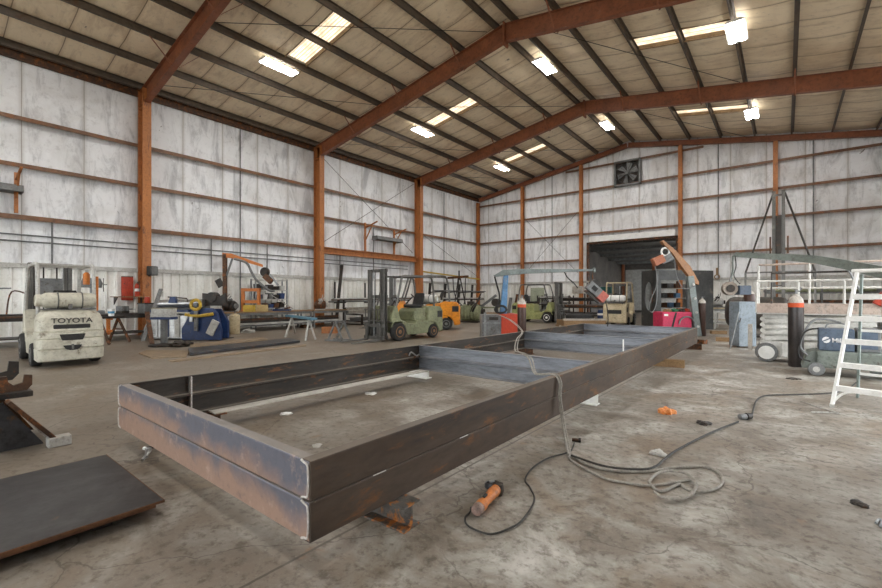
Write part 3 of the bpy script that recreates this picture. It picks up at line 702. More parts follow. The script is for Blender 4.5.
def forklift(label, loc, rz, body, rim, tank=True, cwm=None, guardm=None, mast_h=2.15, detail=False, fork_len=1.05):
    g = guardm or m_mast; cwm = cwm or body
    t = thing('forklift', label, 'forklift', loc, rz, 'forklifts')
    # chassis with front cowl and step
    MB().prism([(-.95, .40), (-.62, .17), (.30, .17), (.42, .40), (.55, .60), (.98, .60), (1.0, .70), (.86, 1.12), (.76, 1.12), (.62, .70), (.40, .60), (.22, .52), (-.05, .52), (-.14, .62), (-.95, .62)], 'y', -.50, .50).build('chassis', body, t, bev=.02)
    MB().prism([(-.10, .60), (-.10, .92), (-.20, 1.02), (-1.0, 1.04), (-1.0, .60)], 'y', -.40, .40).build('engine_hood', body, t, bev=.04)
    if detail:
        mb = MB(); rings = []
        for z, w, d, r in ((.13, 1.00, .52, .10), (.15, 1.04, .58, .12), (.36, 1.05, .60, .12), (.375, 1.03, .57, .12), (.39, 1.05, .60, .12), (.56, 1.06, .60, .12), (.575, 1.03, .56, .12), (.59, 1.06, .58, .12), (.70, 1.06, .58, .12), (.715, 1.03, .54, .12), (.73, 1.05, .56, .13), (.95, 1.03, .54, .16), (1.05, .98, .49, .20), (1.11, .88, .40, .18), (1.14, .70, .28, .13)):
            rings.append(rr(d, w, r, z, -1.00-d/2+.14*0+(.0), 0, 6))
        # rings run along x: the rear face leans in towards the top
        mb.loft(rings); mb.build('counterweight', cwm, t, smooth=True)
        MB().box(-1.535, 0, .81, .06, .58, .09).build('vent', m_black, t, bev=.02)
        MB().prism([(-.20, .66), (.20, .66), (.16, .54), (-.16, .54)], 'x', -1.62, -1.56).build('recess', m_black, t, bev=.01)
        MB().prism([(-.15, .44), (.15, .44), (.10, .36), (.04, .34), (-.04, .34), (-.10, .36)], 'x', -1.62, -1.57).build('tow_recess', m_black, t, bev=.01)
        MB().cyl((-1.61, 0, .36), (-1.61, 0, .46), .022).build('tow_pin', m_mast, t)
        text('lettering', 'TOYOTA', .135, mat('badge_grey', (.10, .095, .085), (.15, .14, .12), 20, .6), t, (-1.552, 0, .925), (PI/2, 0, -PI/2), .006, 1.15)
    else:
        MB().prism([(-1.42, .20), (-1.20, .17), (-1.16, .34), (-1.02, .50), (-.80, .54), (-.66, .52), (-.66, 1.04), (-.80, 1.10), (-1.30, 1.08), (-1.42, .92)], 'y', -.52, .52).build('counterweight', cwm, t, bev=.05, seg=3)
        MB().bx(-1.44, -1.38, -.30, .30, .62, .80).build('grille', m_black, t, bev=.01)
        for y in (-1, 1): MB().bx(-1.36, -1.12, y*.52-.01, y*.52+.01, .70, .92).build('side_vent', m_black, t, bev=.004)
    for y in (-.47, .47):
        wheel(t, .70, y, .29, .20, rim); wheel(t, -.90, y, .235, .17, rim)
    for y in (-.49, .49): MB().tube([(1.0, y, .45), (.93, y, .60), (.70, y, .66), (.46, y, .60), (.38, y, .42)], .022, 6).build('fender', body, t)
    MB().loft([rr(.46, .48, .08, 1.04, -.42), rr(.50, .52, .1, 1.10, -.42), rr(.46, .48, .1, 1.15, -.42)]).loft([rr(.12, .46, .05, 1.15, -.66), rr(.12, .46, .05, 1.40, -.74), rr(.08, .36, .03, 1.54, -.78)]).build('seat', m_black, t, smooth=True)
    for y in (-1, 1):
        MB().tube(spline([(.80, y*.47, 1.05), (.66, y*.46, 1.5), (.52, y*.45, 2.0), (.44, y*.45, 2.08), (.30, y*.45, 2.09)], 4), .035, 8).build('guard_post', g, t, smooth=True)
        MB().tube(spline([(-1.02, y*.45, 1.04), (-.98, y*.45, 1.6), (-.90, y*.45, 2.0), (-.80, y*.45, 2.08), (-.62, y*.45, 2.09)], 4), .035, 8).build('guard_post', g, t, smooth=True)
        MB().bar((.36, y*.45, 2.09), (-.72, y*.45, 2.09), .05, .06).build('guard_rail', g, t)
    for k in range(8): MB().box(.32-.14*k, 0, 2.09, .035, .88, .03).build('guard_slat', g, t)
    # steering
    MB().cyl((.66, 0, 1.0), (.40, 0, 1.28), .025).build('steering_column', m_black, t, smooth=True)
    MB().tube([(.38+.12*math.cos(a)*.7, .17*math.sin(a), 1.30+.12*math.cos(a)*.75) for a in [i*PI/9 for i in range(18)]], .014, 6, True).build('steering_wheel', m_black, t, smooth=True)
    for k in range(3): MB().tube([(.62, -.18-.06*k, 1.0), (.60, -.18-.06*k, 1.18)], .009, 6).build('lever', m_black, t)
    # mast
    for y in (-1, 1):
        mm = MB(); mm.sweep([(-.04, -.07), (.04, -.07), (.04, -.055), (-.025, -.055), (-.025, .055), (.04, .055), (.04, .07), (-.04, .07)], (1.16, y*.36, .06), (1.16, y*.36, mast_h), (1, 0, 0)); mm.build('outer_upright', m_mast, t)
        MB().box(1.20, y*.28, mast_h/2+.02, .12, .05, mast_h-.12).build('inner_upright', m_mast, t)
        MB().cyl((1.10, y*.22, .12), (1.10, y*.22, 1.35), .035).build('lift_cylinder', m_galv, t, smooth=True)
        MB().cyl((1.10, y*.22, 1.35), (1.10, y*.22, mast_h-.06), .02).build('cylinder_rod', m_silver, t, smooth=True)
        MB().box(1.15, y*.12, mast_h/2+.2, .012, .03, mast_h-.5).build('lift_chain', m_dark, t)
        MB().tube([(1.0, y*.36, .62), (.8, y*.38, .60)], .04).build('tilt_cylinder', m_mast, t)
    for z in (.14, mast_h-.04, mast_h*.62): MB().box(1.09, 0, z, .05, .80, .10).build('cross_member', m_mast, t)
    MB().box(1.31, 0, .12, .05, .92, .10).box(1.31, 0, .50, .05, .92, .10).box(1.30, -.30, .31, .04, .06, .4).box(1.30, .30, .31, .04, .06, .4).build('carriage', m_mast, t)
    for y in (-1, 1):
        MB().prism([(1.34, .60), (1.38, .60), (1.385, .09), (1.36+fork_len, .045), (1.36+fork_len, .03), (1.36, .03), (1.34, .06)], 'y', y*.28-.055, y*.28+.055).build('fork', m_mast, t)
    bk = MB()
    for z in (.66, 1.0): bk.box(1.31, 0, z, .03, .92, .03)
    for k in range(5): bk.box(1.31, -.4+.2*k, .83, .02, .03, .34)
    bk.build('load_backrest', m_mast, t)
    if tank:
        zt = 1.33
        q = MB().lathe([(.03, -.45), (.12, -.43), (.155, -.36), (.16, -.30), (.16, .30), (.155, .36), (.12, .42), (.03, .44)], (-1.18, 0, zt), (0, 1, 0), 24).build('gas_tank', m_fgrey if detail else m_white, t, smooth=True)
        MB().lathe([(.12, .40), (.12, .50), (.10, .52), (.10, .40)], (-1.18, 0, zt), (0, 1, 0), 16).build('collar', m_fgrey, q)
        for y in (-.2, .18): MB().tube([(-1.18+.168*math.cos(a), y, zt+.168*math.sin(a)) for a in [i*PI/10 for i in range(20)]], .012, 6, True).build('tank_strap', m_mast, q)
        MB().box(-1.18, 0, 1.15, .30, .84, .02).box(-1.18, -.3, 1.10, .06, .06, .1).box(-1.18, .3, 1.10, .06, .06, .1).build('tank_bracket', m_mast, t)
        MB().box(-1.36, .0, 1.20, .03, .06, .12).build('latch', m_mast, t)
    return t
t = forklift('dusty pale grey forklift seen from behind at far left, gas tank across its back', (-12.75, 2.16, 0), math.radians(178), m_fgrey, m_grey, True, detail=True, guardm=m_lgrey, mast_h=2.2)
wbx = MB().box(.2, .12, 1.52, .02, .44, .60).build('windscreen_panel', m_grey, t)
MB().tube([(-.90, -.51, 1.1), (-.92, -.51, 1.85)], .03, 8).build('exhaust_pipe', m_orange, t, smooth=True)
MB().lathe([(.05, 1.55), (.06, 1.56), (.06, 1.78), (.03, 1.82)], (-.75, -.36, .12)).build('warning_lamp', m_orange, t, smooth=True)
forklift('green grey forklift with tall mast facing left, beyond the middle of the frame', (-10.10, 10.58, 0), math.radians(-93), m_fgreen, m_rimo, True, mast_h=2.28, fork_len=1.0)
t = forklift('bright yellow orange forklift parked behind the green grey one', (-12.5, 14.31, 0), math.radians(217), m_fyel, m_grey, False, cwm=m_fyel, mast_h=2.1)
t.scale = (1.15, 1.15, 1.1)
forklift('lime green forklift facing right near the end wall, behind the brown gas cylinder', (-10.8, 22.2, 0), math.radians(2), m_flime, m_white, False, mast_h=2.2)
forklift('cream forklift seen from behind in front of the dark doorway', (-6.35, 22.0, 0), math.radians(96), m_fcream, m_grey, True, guardm=m_fcream, mast_h=2.05)
# A-shaped stand at the green forklift's forks
t = thing('pallet_stand', 'small grey A shaped steel stand at the fork tips of the green grey forklift', 'stand', (-11.1, 8.5, 0), .2)
for a, b in (((-.3, 0, .02), (0, 0, .62)), ((.3, 0, .02), (0, 0, .62)), ((-.3, .4, .02), (0, .4, .62)), ((.3, .4, .02), (0, .4, .62))): MB().bar(a, b, .05).build('leg', m_galv, t)
MB().bar((-.42, 0, .025), (.42, 0, .025), .05).bar((-.42, .4, .025), (.42, .4, .025), .05).build('foot', m_galv, t)
MB().bar((0, 0, .62), (0, .4, .62), .05).build('top_bar', m_galv, t)
m_wtop2 = mat('pale_beam_steel', (.66, .64, .58), (.5, .48, .43), 3, .5, 0, (.35, .27, .2), .66, kind='World')
# ---------------------------------------------------------------- generic shop furniture
def bench(name, label, cat, loc, rz, w, d, h, top, legm, shelf=True, group=None):
    """w along local x, d along local y"""
    t = thing(name, label, cat, loc, rz, group)
    MB().box(0, 0, h-.02, w, d, .04).build('top', top, t)
    for x in (-1, 1):
        for y in (-1, 1): MB().box(x*(w/2-.06), y*(d/2-.06), h/2-.02, .06, .06, h-.04).build('leg', legm, t)
    if shelf: MB().box(0, 0, .22, w-.12, d-.1, .03).build('shelf', legm, t)
    for y in (-1, 1): MB().box(0, y*(d/2-.05), h-.09, w-.15, .04, .10).build('apron', legm, t)
    return t
def gas_cylinder(label, loc, r, h, body, shoulder, band=None, name='gas_cylinder'):
    t = thing(name, label, 'gas cylinder', loc)
    MB().lathe([(r*.9, 0), (r, .03), (r, h*.82), (r*.99, h*.83)], (0, 0, .001), n=28).build('body', body, t, smooth=True)
    MB().lathe([(r*.992, h*.83), (r*.9, h*.875), (r*.66, h*.91), (r*.4, h*.925), (r*.36, h*.93), (r*.36, h*.95)], (0, 0, .001), n=28).build('shoulder', shoulder, t, smooth=True)
    if band: MB().lathe([(r*1.003, h*.775), (r*1.006, h*.78), (r*1.006, h*.825), (r*1.0, h*.832)], (0, 0, .001), n=28).build('band', band, t, smooth=True)
    v = MB().lathe([(.03, h*.95), (.03, h*.965), (.016, h*.97), (.016, h), (.0, h)], n=12).build('valve', m_galv, t, smooth=True)
    MB().cyl((0, 0, h*.985), (.07, 0, h*.985), .012).build('outlet', m_galv, v)
    MB().lathe([(.0, h), (.035, h), (.035, h+.012), (0, h+.012)], n=12).build('handwheel', m_dark, v)
    return t
# ---------------------------------------------------------------- on and along the left wall
def trough(y0, y1, z, label):
    t = thing('wall_lamp_trough', label, 'wall light', (-18.45, (y0+y1)/2, z), 0, 'grey trough lights on the left wall'); l = (y1-y0)/2
    MB().prism([(-.20, .10), (.20, .10), (.26, -.10), (.22, -.12), (.16, .05), (-.16, .05), (-.22, -.12), (-.26, -.10)], 'y', -l, l).build('reflector', m_grey, t)
    for y in (-l, l-.02): MB().prism([(-.20, .10), (.20, .10), (.26, -.12), (-.26, -.12)], 'y', y, y+.02).build('end_plate', m_galv, t)
    MB().cyl((0, -l+.05, 0), (0, l-.05, 0), .022).build('tube', m_rust, t, smooth=True)
def wbracket(y, z0, z1, label):
    t = thing('wall_bracket', label, 'bracket', (-18.58, y, z0), 0, 'orange brackets on the left wall'); h = z1-z0
    MB().box(0, 0, h/2, .09, .09, h).build('post', m_colm, t)
    MB().bar((0, 0, h*.82), (1.0, 0, h*.98), .06).build('arm', m_colm, t)
    MB().bar((0, 0, h*.35), (.6, 0, h*.9), .05).build('brace', m_colm, t)
trough(.85, 2.28, 4.72, 'grey trough light on the left wall at the far left edge')
trough(16.9, 19.0, 4.82, 'grey trough light high on the left wall above the green grey forklift')
wbracket(2.15, 4.0, 5.25, 'orange bracket on the left wall behind the leftmost trough light')
wbracket(16.3, 4.0, 5.6, 'orange bracket with arm on the left wall, left of the trough light')
wbracket(18.6, 4.0, 5.45, 'orange bracket with arm on the left wall, behind the trough light')
o = MB().bar((-18.45, 13.25, 3.78), (-18.45, 20.4, 3.78), .12, .34).bar((-18.36, 13.25, 3.93), (-18.36, 20.4, 3.93), .26, .03).bar((-18.36, 13.25, 3.63), (-18.36, 20.4, 3.63), .26, .03).build('runway_beam', m_colm)
tag(centre(o, (-18.4, 16.8, 3.78)), 'heavy orange brown beam along the left wall between the second and third columns', 'beam')
for z, w in ((3.36, 'upper'), (3.16, 'lower')):
    o = MB().cyl((-18.765, -9, z), (-18.765, 20, z), .022, n=8).build('pipe', m_grey, smooth=True)
    tag(centre(o, (-18.72, 5, z)), '%s thin grey pipe running along the left wall below the girts' % w, 'pipe', 'horizontal wall pipes')
o = MB().cyl((-18.3, 20.8, 3.05), (-18.3, 27.6, 2.75), .05, n=8).build('pipe', m_yellow, smooth=True); tag(centre(o, (-18.3, 24, 2.9)), 'thin yellowish pipe along the left wall in the furthest bay', 'pipe')
for y, z0, z1, w in ((3.0, 2.46, 3.9, 'above the grey forklift'), (7.98, 2.46, 3.9, 'just right of the nearest column'), (9.2, .1, 8.75, 'full height, between first two columns'), (10.45, 2.46, 3.9, 'behind the orange jib arm'), (14.6, 2.46, 3.9, 'right of the second column'), (17.0, 2.46, 5.4, 'left of the third column'), (23.6, .1, 8.7, 'in the furthest bay')):
    o = MB().cyl((-18.66, y, z0), (-18.66, y, z1), .028, n=8).build('conduit', m_grey, smooth=True)
    tag(centre(o, (-18.66, y, z0)), 'grey vertical conduit on the left wall %s' % w, 'conduit', 'vertical conduits')
for x, w in ((-12.6, 'left of the middle columns'), (-2.9, 'right of the doorway'), (1.05, 'at the far right')):
    o = MB().cyl((x, YB-.14, 2.4), (x, YB-.14, roofz(x)-.5), .028, n=8).build('conduit', m_grey, smooth=True)
    tag(centre(o, (x, YB-.14, 2.4)), 'grey vertical conduit on the end wall %s' % w, 'conduit', 'vertical conduits')
for a, b, w in (((-18.6, 13.4, 8.6), (-18.6, 20.3, 4.2), 'falling to the right in the bay of the trough light'), ((-18.52, 20.3, 8.6), (-18.52, 13.4, 4.2), 'rising to the right in the bay of the trough light'), ((-18.55, 20.9, 5.6), (-18.55, 27.8, 2.9), 'falling to the right in the furthest bay'),):
    o = MB().cyl(a, b, .012, n=6).build('brace_rod', m_dark); tag(centre(o, a), 'thin dark brace rod across the left wall, %s' % w.replace(' in the bay of the trough light', ' behind the trough light'), 'brace rod', 'wall brace rods')
for a, b, w in (((-14.6, YB-.35, 7.0), (-10.7, YB-.35, 3.0), 'falling to the right'), ((-10.7, YB-.40, 7.0), (-14.6, YB-.40, 3.0), 'rising to the right')):
    o = MB().cyl(a, b, .012, n=6).build('brace_rod', m_dark); tag(centre(o, a), 'thin dark brace rod left of the dark doorway, %s' % w, 'brace rod', 'wall brace rods')
for k in range(3):
    y0 = 5.7+7.55*k
    for j, (xa, xb) in enumerate((((-17.8), (-13.9)), ((-13.8), (-8.2)), ((-7.0), (-1.4)))):
        if k == 0 and j == 2: continue
        z = lambda x: roofz(x)-.26
        o = MB().cyl((xa, y0, z(xa)), (xb, y0+7.1, z(xb)), .011, n=6).build('roof_brace_rod', m_dark)
        tag(centre(o, (xa, y0, z(xa))), 'thin roof brace rod, %s bay from the camera, %s' % (ORD[k], ('near left wall', 'left of ridge', 'right of ridge')[j]), 'brace rod', 'roof brace rods')
for x, y, z in ((-18.3, 5.42, 2.35),):
    t = thing('flood_lamp', 'dark flood lamp clamped to the nearest orange column', 'lamp', (-17.95, 5.62, 2.35), .4)
    MB().box(0, 0, 0, .22, .30, .34).build('housing', m_dark, t, bev=.03); MB().box(.12, 0, 0, .02, .24, .28).build('glass', m_grey, t); MB().bar((-.14, 0, .1), (-.14, 0, -.2), .04).build('bracket', m_dark, t)
# --- far left
bench('workbench', 'rusty brown steel table against the wall behind the grey forklift, far left', 'table', (-17.2, 1.2, 0), PI/2, 2.6, 1.0, .85, m_rust, m_dark)
t = thing('steel_rack', 'dark bent pipe rack leaning on the far left table', 'rack', (-17.3, 1.6, .85))
for k in range(5): MB().tube(spline([(0, -1.0+.4*k, 0), (.1, -.9+.4*k, .7), (.0, -.5+.4*k, 1.2-.2*k)], 5), .02, 6).build('bent_pipe', m_rust if k % 2 else m_grey, t)
MB().box(0, -.2, .03, .5, 2.0, .05).build('tray', m_dark, t)
t = thing('hand_truck', 'dark wheel and axle lying under the far left table', 'wheel', (-16.55, 2.15, 0))
MB().lathe([(.05, -.04), (.20, -.05), (.22, 0), (.20, .05), (.05, .04)], (0, 0, .225), (1, .3, 0), 20).build('tire', m_black, t, smooth=True); MB().cyl((-.25, -.1, .225), (.15, .05, .225), .02).build('axle', m_rust, t)
# --- between grey forklift and nearest column
b = bench('workbench', 'dark cluttered workbench against the wall behind the orange sawhorse', 'table', (-17.3, 4.35, 0), PI/2, 2.8, 1.1, .85, m_dark, m_dark)
t = thing('drill_press', 'grey machine with spindle and wheels on the dark workbench, left of the red board', 'machine', (-17.4, 3.75, .85), 0)
MB().box(0, 0, .06, .45, .6, .12).build('base', m_grey, t, bev=.02); MB().cyl((0, 0, .1), (0, 0, .95), .05).build('column', m_galv, t, smooth=True)
MB().loft([rr(.32, .5, .1, .85), rr(.34, .54, .1, 1.0), rr(.28, .44, .1, 1.15)]).build('head', m_grey, t, smooth=True); MB().cyl((.2, 0, .45), (.2, 0, .86), .03).build('spindle', m_silver, t)
for k in range(3): MB().cyl((.0, .3, .95), (.25*math.cos(k*2.1), .34, .95+.25*math.sin(k*2.1)), .012).build('feed_arm', m_dark, t)
t = thing('machine_vise', 'dark vise clamped on the dark workbench between the machine and the metal box', 'vise', (-17.1, 4.5, .85), .5)
MB().box(0, 0, .05, .24, .30, .10).build('base', m_dark, t, bev=.02); MB().box(0, -.10, .17, .22, .10, .16).build('fixed_jaw', m_grey, t, bev=.01); MB().box(0, .10, .17, .22, .08, .16).build('moving_jaw', m_grey, t, bev=.01); MB().cyl((0, .1, .14), (0, .36, .14), .02).build('screw', m_silver, t); MB().cyl((-.12, .36, .14), (.12, .36, .14), .01).build('handle', m_silver, t)
t = thing('tool_board', 'tall red steel board on the white ribbed wall left of the nearest column', 'board', (-18.70, 5.06, 1.28))
MB().box(0, 0, .43, .03, .36, .86).build('sheet', m_red, t); MB().box(.02, 0, .86, .03, .36, .03).build('top_rim', m_rust, t)
for z in (.15, .6): MB().cyl((.01, -.1, z), (.05, -.1, z), .015).build('bolt', m_dark, t)
t = thing('wall_shelf', 'tan wooden shelf carrying a red fire extinguisher by the nearest column', 'shelf', (-18.2, 5.0, 1.42), 0)
MB().box(0, 0, -.015, .55, 1.0, .03).build('board', m_wood, t)
for y in (-.4, .4): MB().prism([(-.25, -.03), (.2, -.03), (-.25, -.3)], 'y', y-.01, y+.01).build('bracket', m_dark, t)
def extinguisher(loc, label):
    t = thing('fire_extinguisher', label, 'fire extinguisher', loc)
    MB().lathe([(.07, 0), (.08, .02), (.08, .36), (.06, .43), (.025, .46), (.025, .48)], (0, 0, .001), n=20).build('body', m_red, t, smooth=True)
    MB().lathe([(.081, .18), (.0815, .18), (.0815, .28), (.081, .28)], (0, 0, 0), n=20).build('paper_label', m_white, t)
    MB().bar((0, 0, .50), (.12, 0, .52), .02).bar((0, 0, .47), (.1, 0, .46), .02).build('handle', m_dark, t); MB().tube(spline([(.03, 0, .48), (.12, .03, .4), (.1, .03, .15)], 5), .01, 6).build('hose', m_black, t)
extinguisher((-18.1, 5.2, 1.42), 'red fire extinguisher standing on the tan shelf by the nearest column')
t = thing('metal_box', 'dark grey metal box on the dark workbench by the foot of the nearest column', 'box', (-17.2, 5.35, .85), .1)
MB().box(0, 0, .16, .55, .62, .32).build('body', m_grey, t, bev=.01); MB().box(0, 0, .33, .57, .64, .03).build('lid', m_dark, t)
for (x, y), mm, w in (((-17.25, 5.25), m_red, 'red and white paint can'), ((-17.0, 5.55), m_white, 'plain white paint can')):
    t = thing('paint_can', w+' on top of the dark grey metal box', 'can', (x, y, 1.195)); MB().lathe([(.08, 0), (.085, .01), (.085, .20), (.08, .21)], (0, 0, .001), n=18).build('tin', mm, t, smooth=True); MB().lathe([(0, .205), (.075, .205), (.075, .215), (0, .215)], n=18).build('lid', m_white, t)
# --- orange sawhorse with cup
def sawhorse(name, label, feet, h, legm, topm, over=.12, tw=.12, th=.07, group=None):
    A, B, Cc, D = [V((p[0], p[1], 0)) for p in feet]     # A,B one end; Cc,D other end
    m = (A+B+Cc+D)/4; t = thing(name, label, 'sawhorse', m, 0, group)
    e0 = (A+B)/2-m; e1 = (Cc+D)/2-m; d = (e1-e0).normalized()
    for f, e in ((A, e0), (B, e0), (Cc, e1), (D, e1)):
        q = e*.86; MB().bar(V((f.x-m.x, f.y-m.y, .01)), V((q.x, q.y, h-th)), .055, .055).build('leg', legm, t)
    for e, f, g in ((e0, A, B), (e1, Cc, D)):
        f = f-m; g = g-m; k = .5; MB().bar(V((f.x*(1-k)+e.x*k*.86, f.y*(1-k)+e.y*k*.86, h*k)), V((g.x*(1-k)+e.x*k*.86, g.y*(1-k)+e.y*k*.86, h*k)), .04).build('cross_brace', legm, t)
    MB().bar(V((e0.x, e0.y, h-th/2))-d*over, V((e1.x, e1.y, h-th/2))+d*over, tw, th).build('top_beam', topm, t)
    return t
s0 = V((-15.75, 3.55, 0)); sd = V((-.55, .83, 0)); sn = V((.83, .55, 0))
sawhorse('sawhorse', 'brown A frame sawhorse with orange parts beside the pale grey forklift', [s0-sn*.35, s0+sn*.35, s0+sd*.75-sn*.35, s0+sd*.75+sn*.35], .82, m_rust, m_dark)
for k, q in enumerate((.1, .55)):
    p = s0+sd*q; t = thing('bar_clamp', 'orange clamp hanging on the brown sawhorse, %s' % ('nearer end' if k == 0 else 'further end'), 'clamp', (p.x-.1, p.y-.12, .30), .3)
    MB().box(0, 0, .22, .05, .10, .55).build('bar', m_orange, t, bev=.01); MB().box(.05, .0, .45, .18, .12, .10).build('head', m_orange, t, bev=.02); MB().box(.05, 0, .06, .16, .10, .08).build('jaw', m_orange, t, bev=.02)
t = thing('paper_cup', 'white and blue cup standing on the brown sawhorse', 'cup', (s0.x+sd.x*.45, s0.y+sd.y*.45, .82))
MB().lathe([(.07, 0), (.095, .22), (.09, .22), (.066, .01)], (0, 0, .001), n=18).build('cup', m_white, t, smooth=True); MB().lathe([(.080, .08), (.0815, .08), (.089, .15), (.087, .15)], n=18).build('stripe', mat('sky_blue', (.2, .5, .7), (.15, .4, .6)), t)
# --- leaning channel by the blue machine
for k, (p0, p1, m_) in enumerate(((fl(143, 341), at(161, 289, 15.0), m_grey), (fl(152, 344), at(147, 312, 13.5), m_rust), (fl(141, 338), at(162, 292, 15.2), m_lgrey))):
    o = MB().bar(p0, p1, .12, .04).build('steel_angle', m_); tag(centre(o, p0), ('grey', 'short rusty', 'pale')[k]+' steel bar leaning left of the blue rolling machine', 'steel bar', 'bars leaning by the blue machine')
# --- blue plate roller
def plate_roller():
    t0 = 14.0; p = at(187, 340, t0); t = thing('plate_roller', 'blue plate rolling machine with yellow ring handle and silver guards', 'machine', (p.x, p.y, 0), TH)
    X = lambda px: (px-187)*t0/430; Z = lambda py: EYE+(297-py)*t0/430
    MB().prism([(X(189), .02), (X(224.5), .02), (X(225), Z(330)), (X(221), Z(313)), (X(216), Z(308)), (X(196), Z(308)), (X(192), Z(318)), (X(186), Z(328)), (X(186), .02)], 'y', -.25, -.12).build('near_side_frame', m_blue, t, bev=.02)
    MB().prism([(X(196), .02), (X(222), .02), (X(222), Z(322)), (X(214), Z(309)), (X(198), Z(309))], 'y', .40, .50).build('far_side_frame', m_blue, t, bev=.02)
    MB().prism([(X(149), .02), (X(186), .02), (X(186), Z(324)), (X(190), Z(315)), (X(149), Z(313))], 'y', 0, .7).build('guard_sheet', m_silver, t, bev=.05, seg=3)
    for k in range(3): MB().bx(X(153+11*k), X(158+11*k), -.03, .0, .1, Z(315)).build('guard_rib', (m_silver, m_blue, m_lgrey)[k], t)
    MB().cyl((X(156), .2, Z(304)), (X(200), .2, Z(303)), .13, n=24).build('top_roll', m_silver, t, smooth=True)
    MB().cyl((X(156), .5, Z(309)), (X(200), .5, Z(308)), .12, n=24).build('bottom_roll', m_grey, t, smooth=True)
    MB().bx(X(152), X(190), -.1, .8, Z(312), Z(310)).build('top_tray', m_blue, t)
    r = MB().tube([(X(202)+.15*math.cos(a), -.36, Z(304.5)+.15*math.sin(a)) for a in [i*PI/12 for i in range(24)]], .05, 8, True).build('ring_handle', m_yellow, t, smooth=True)
    MB().cyl((X(202), -.40, Z(304.5)), (X(202), -.3, Z(304.5)), .07).build('hub', m_grey, r)
    MB().bx(X(200.5), X(203.5), -.38, -.30, Z(330), Z(308)).build('screw_post', m_grey, t)
    MB().tube([(X(192), -.36, Z(314)), (X(198), -.38, Z(315.5)), (X(206), -.38, Z(315.5)), (X(219), -.36, Z(313.5))], .05, 8).build('cross_handle', m_yellow, t, smooth=True)
    MB().bx(X(197), X(200), -.42, -.3, Z(321), Z(315)).build('knuckle', m_silver, t)
    MB().box(X(217.5), -.30, Z(327), .24, .08, .50, M=Matrix.Rotation(.45, 3, 'Y')).build('counter_guard', m_lgrey, t, bev=.02)
    MB().prism([(X(197), Z(306)), (X(222), Z(306)), (X(220), Z(293)), (X(214), Z(297)), (X(206), Z(294)), (X(197), Z(293))], 'y', .3, .42).build('gear_bracket', m_dark, t)
    MB().cyl((X(207), .25, Z(297)), (X(207), .55, Z(297)), .16, n=18).build('gear', m_dark, t)
    MB().tube([(X(166), .1, Z(297)), (X(185), .1, Z(298.5)), (X(186), .1, Z(302))], .022, 6).build('rod', m_dark, t)
    MB().prism([(X(168), Z(303)), (X(176), Z(303)), (X(174), Z(296.5)), (X(170), Z(297))], 'y', .0, .15).build('small_bracket', m_blue, t)
    MB().bx(X(150), X(158), .1, .6, 0, .2).build('foot', m_dark, t)
    MB().bx(X(212), X(222), -.2, .8, 0, .02).build('foot', m_dark, t)
plate_roller()
t = thing('pedestal_stand', 'blue and grey pedestal stand with flat head and round base before the blue machine', 'stand', at(164, 0, 12.3).xy.to_3d(), TH)
MB().lathe([(.0, 0), (.38, 0), (.38, .04), (.08, .09), (0, .09)], (0, 0, .001), n=28).build('base', m_dark, t, smooth=True)
MB().box(0, 0, .42, .15, .12, .70).build('post', m_grey, t, bev=.01); MB().box(0, 0, .795, .62, .30, .07).build('head', m_blue, t, bev=.01)
t = thing('wooden_crate', 'dusty pale box on top of the blue pedestal stand', 'box', at(164, 0, 12.3).xy.to_3d()+V((0, 0, .83)), TH)
MB().box(0, 0, .12, .56, .28, .24).build('crate', m_lgrey, t, bev=.01); MB().box(0, 0, .25, .58, .30, .02).build('lid', mat('dusty_top', (.4, .38, .28), (.3, .28, .2)), t)
o = crumple('cable_pile', fl(181, 346, 0), .30, m_dark, 'tangled dark cables on the floor in front of the blue machine', 'cable', .35, 22)
# --- flat plates and bars lying in front of the machines
def slab(name, pts, z0, z1, m, label, cat='steel plate', group=None):
    P = [fl(x, y, z1) for x, y in pts]; c = sum(P, V())/len(P)
    o = MB().prism([(p.x, p.y) for p in P], 'z', z0, z1).build(name, m); return tag(centre(o, (c.x, c.y, z0)), label, cat, group)
m_tan = mat('tan_sheet', (.42, .33, .23), (.30, .24, .17), 3, .6)
slab('steel_plate', [(139, 353), (146, 350), (190, 350.5), (186, 356.5), (152, 358)], .001, .02, m_tan, 'thin tan sheet on the floor left of the long dark bars')
slab('steel_bar', [(188, 348), (290, 338), (300, 340.5), (190, 353)], .022, .075, m_mill, 'long dark steel bar on the floor in front of the benches')
slab('steel_bar', [(190, 344), (262, 337), (268, 339.5), (190, 347)], .001, .04, m_tan, 'tan steel strip on the floor behind the long dark bar')
slab('steel_bar', [(168, 360), (306, 344), (306, 345.5), (172, 361.5)], .001, .02, m_tan, 'thin pale strip on the floor nearest the steel frame')
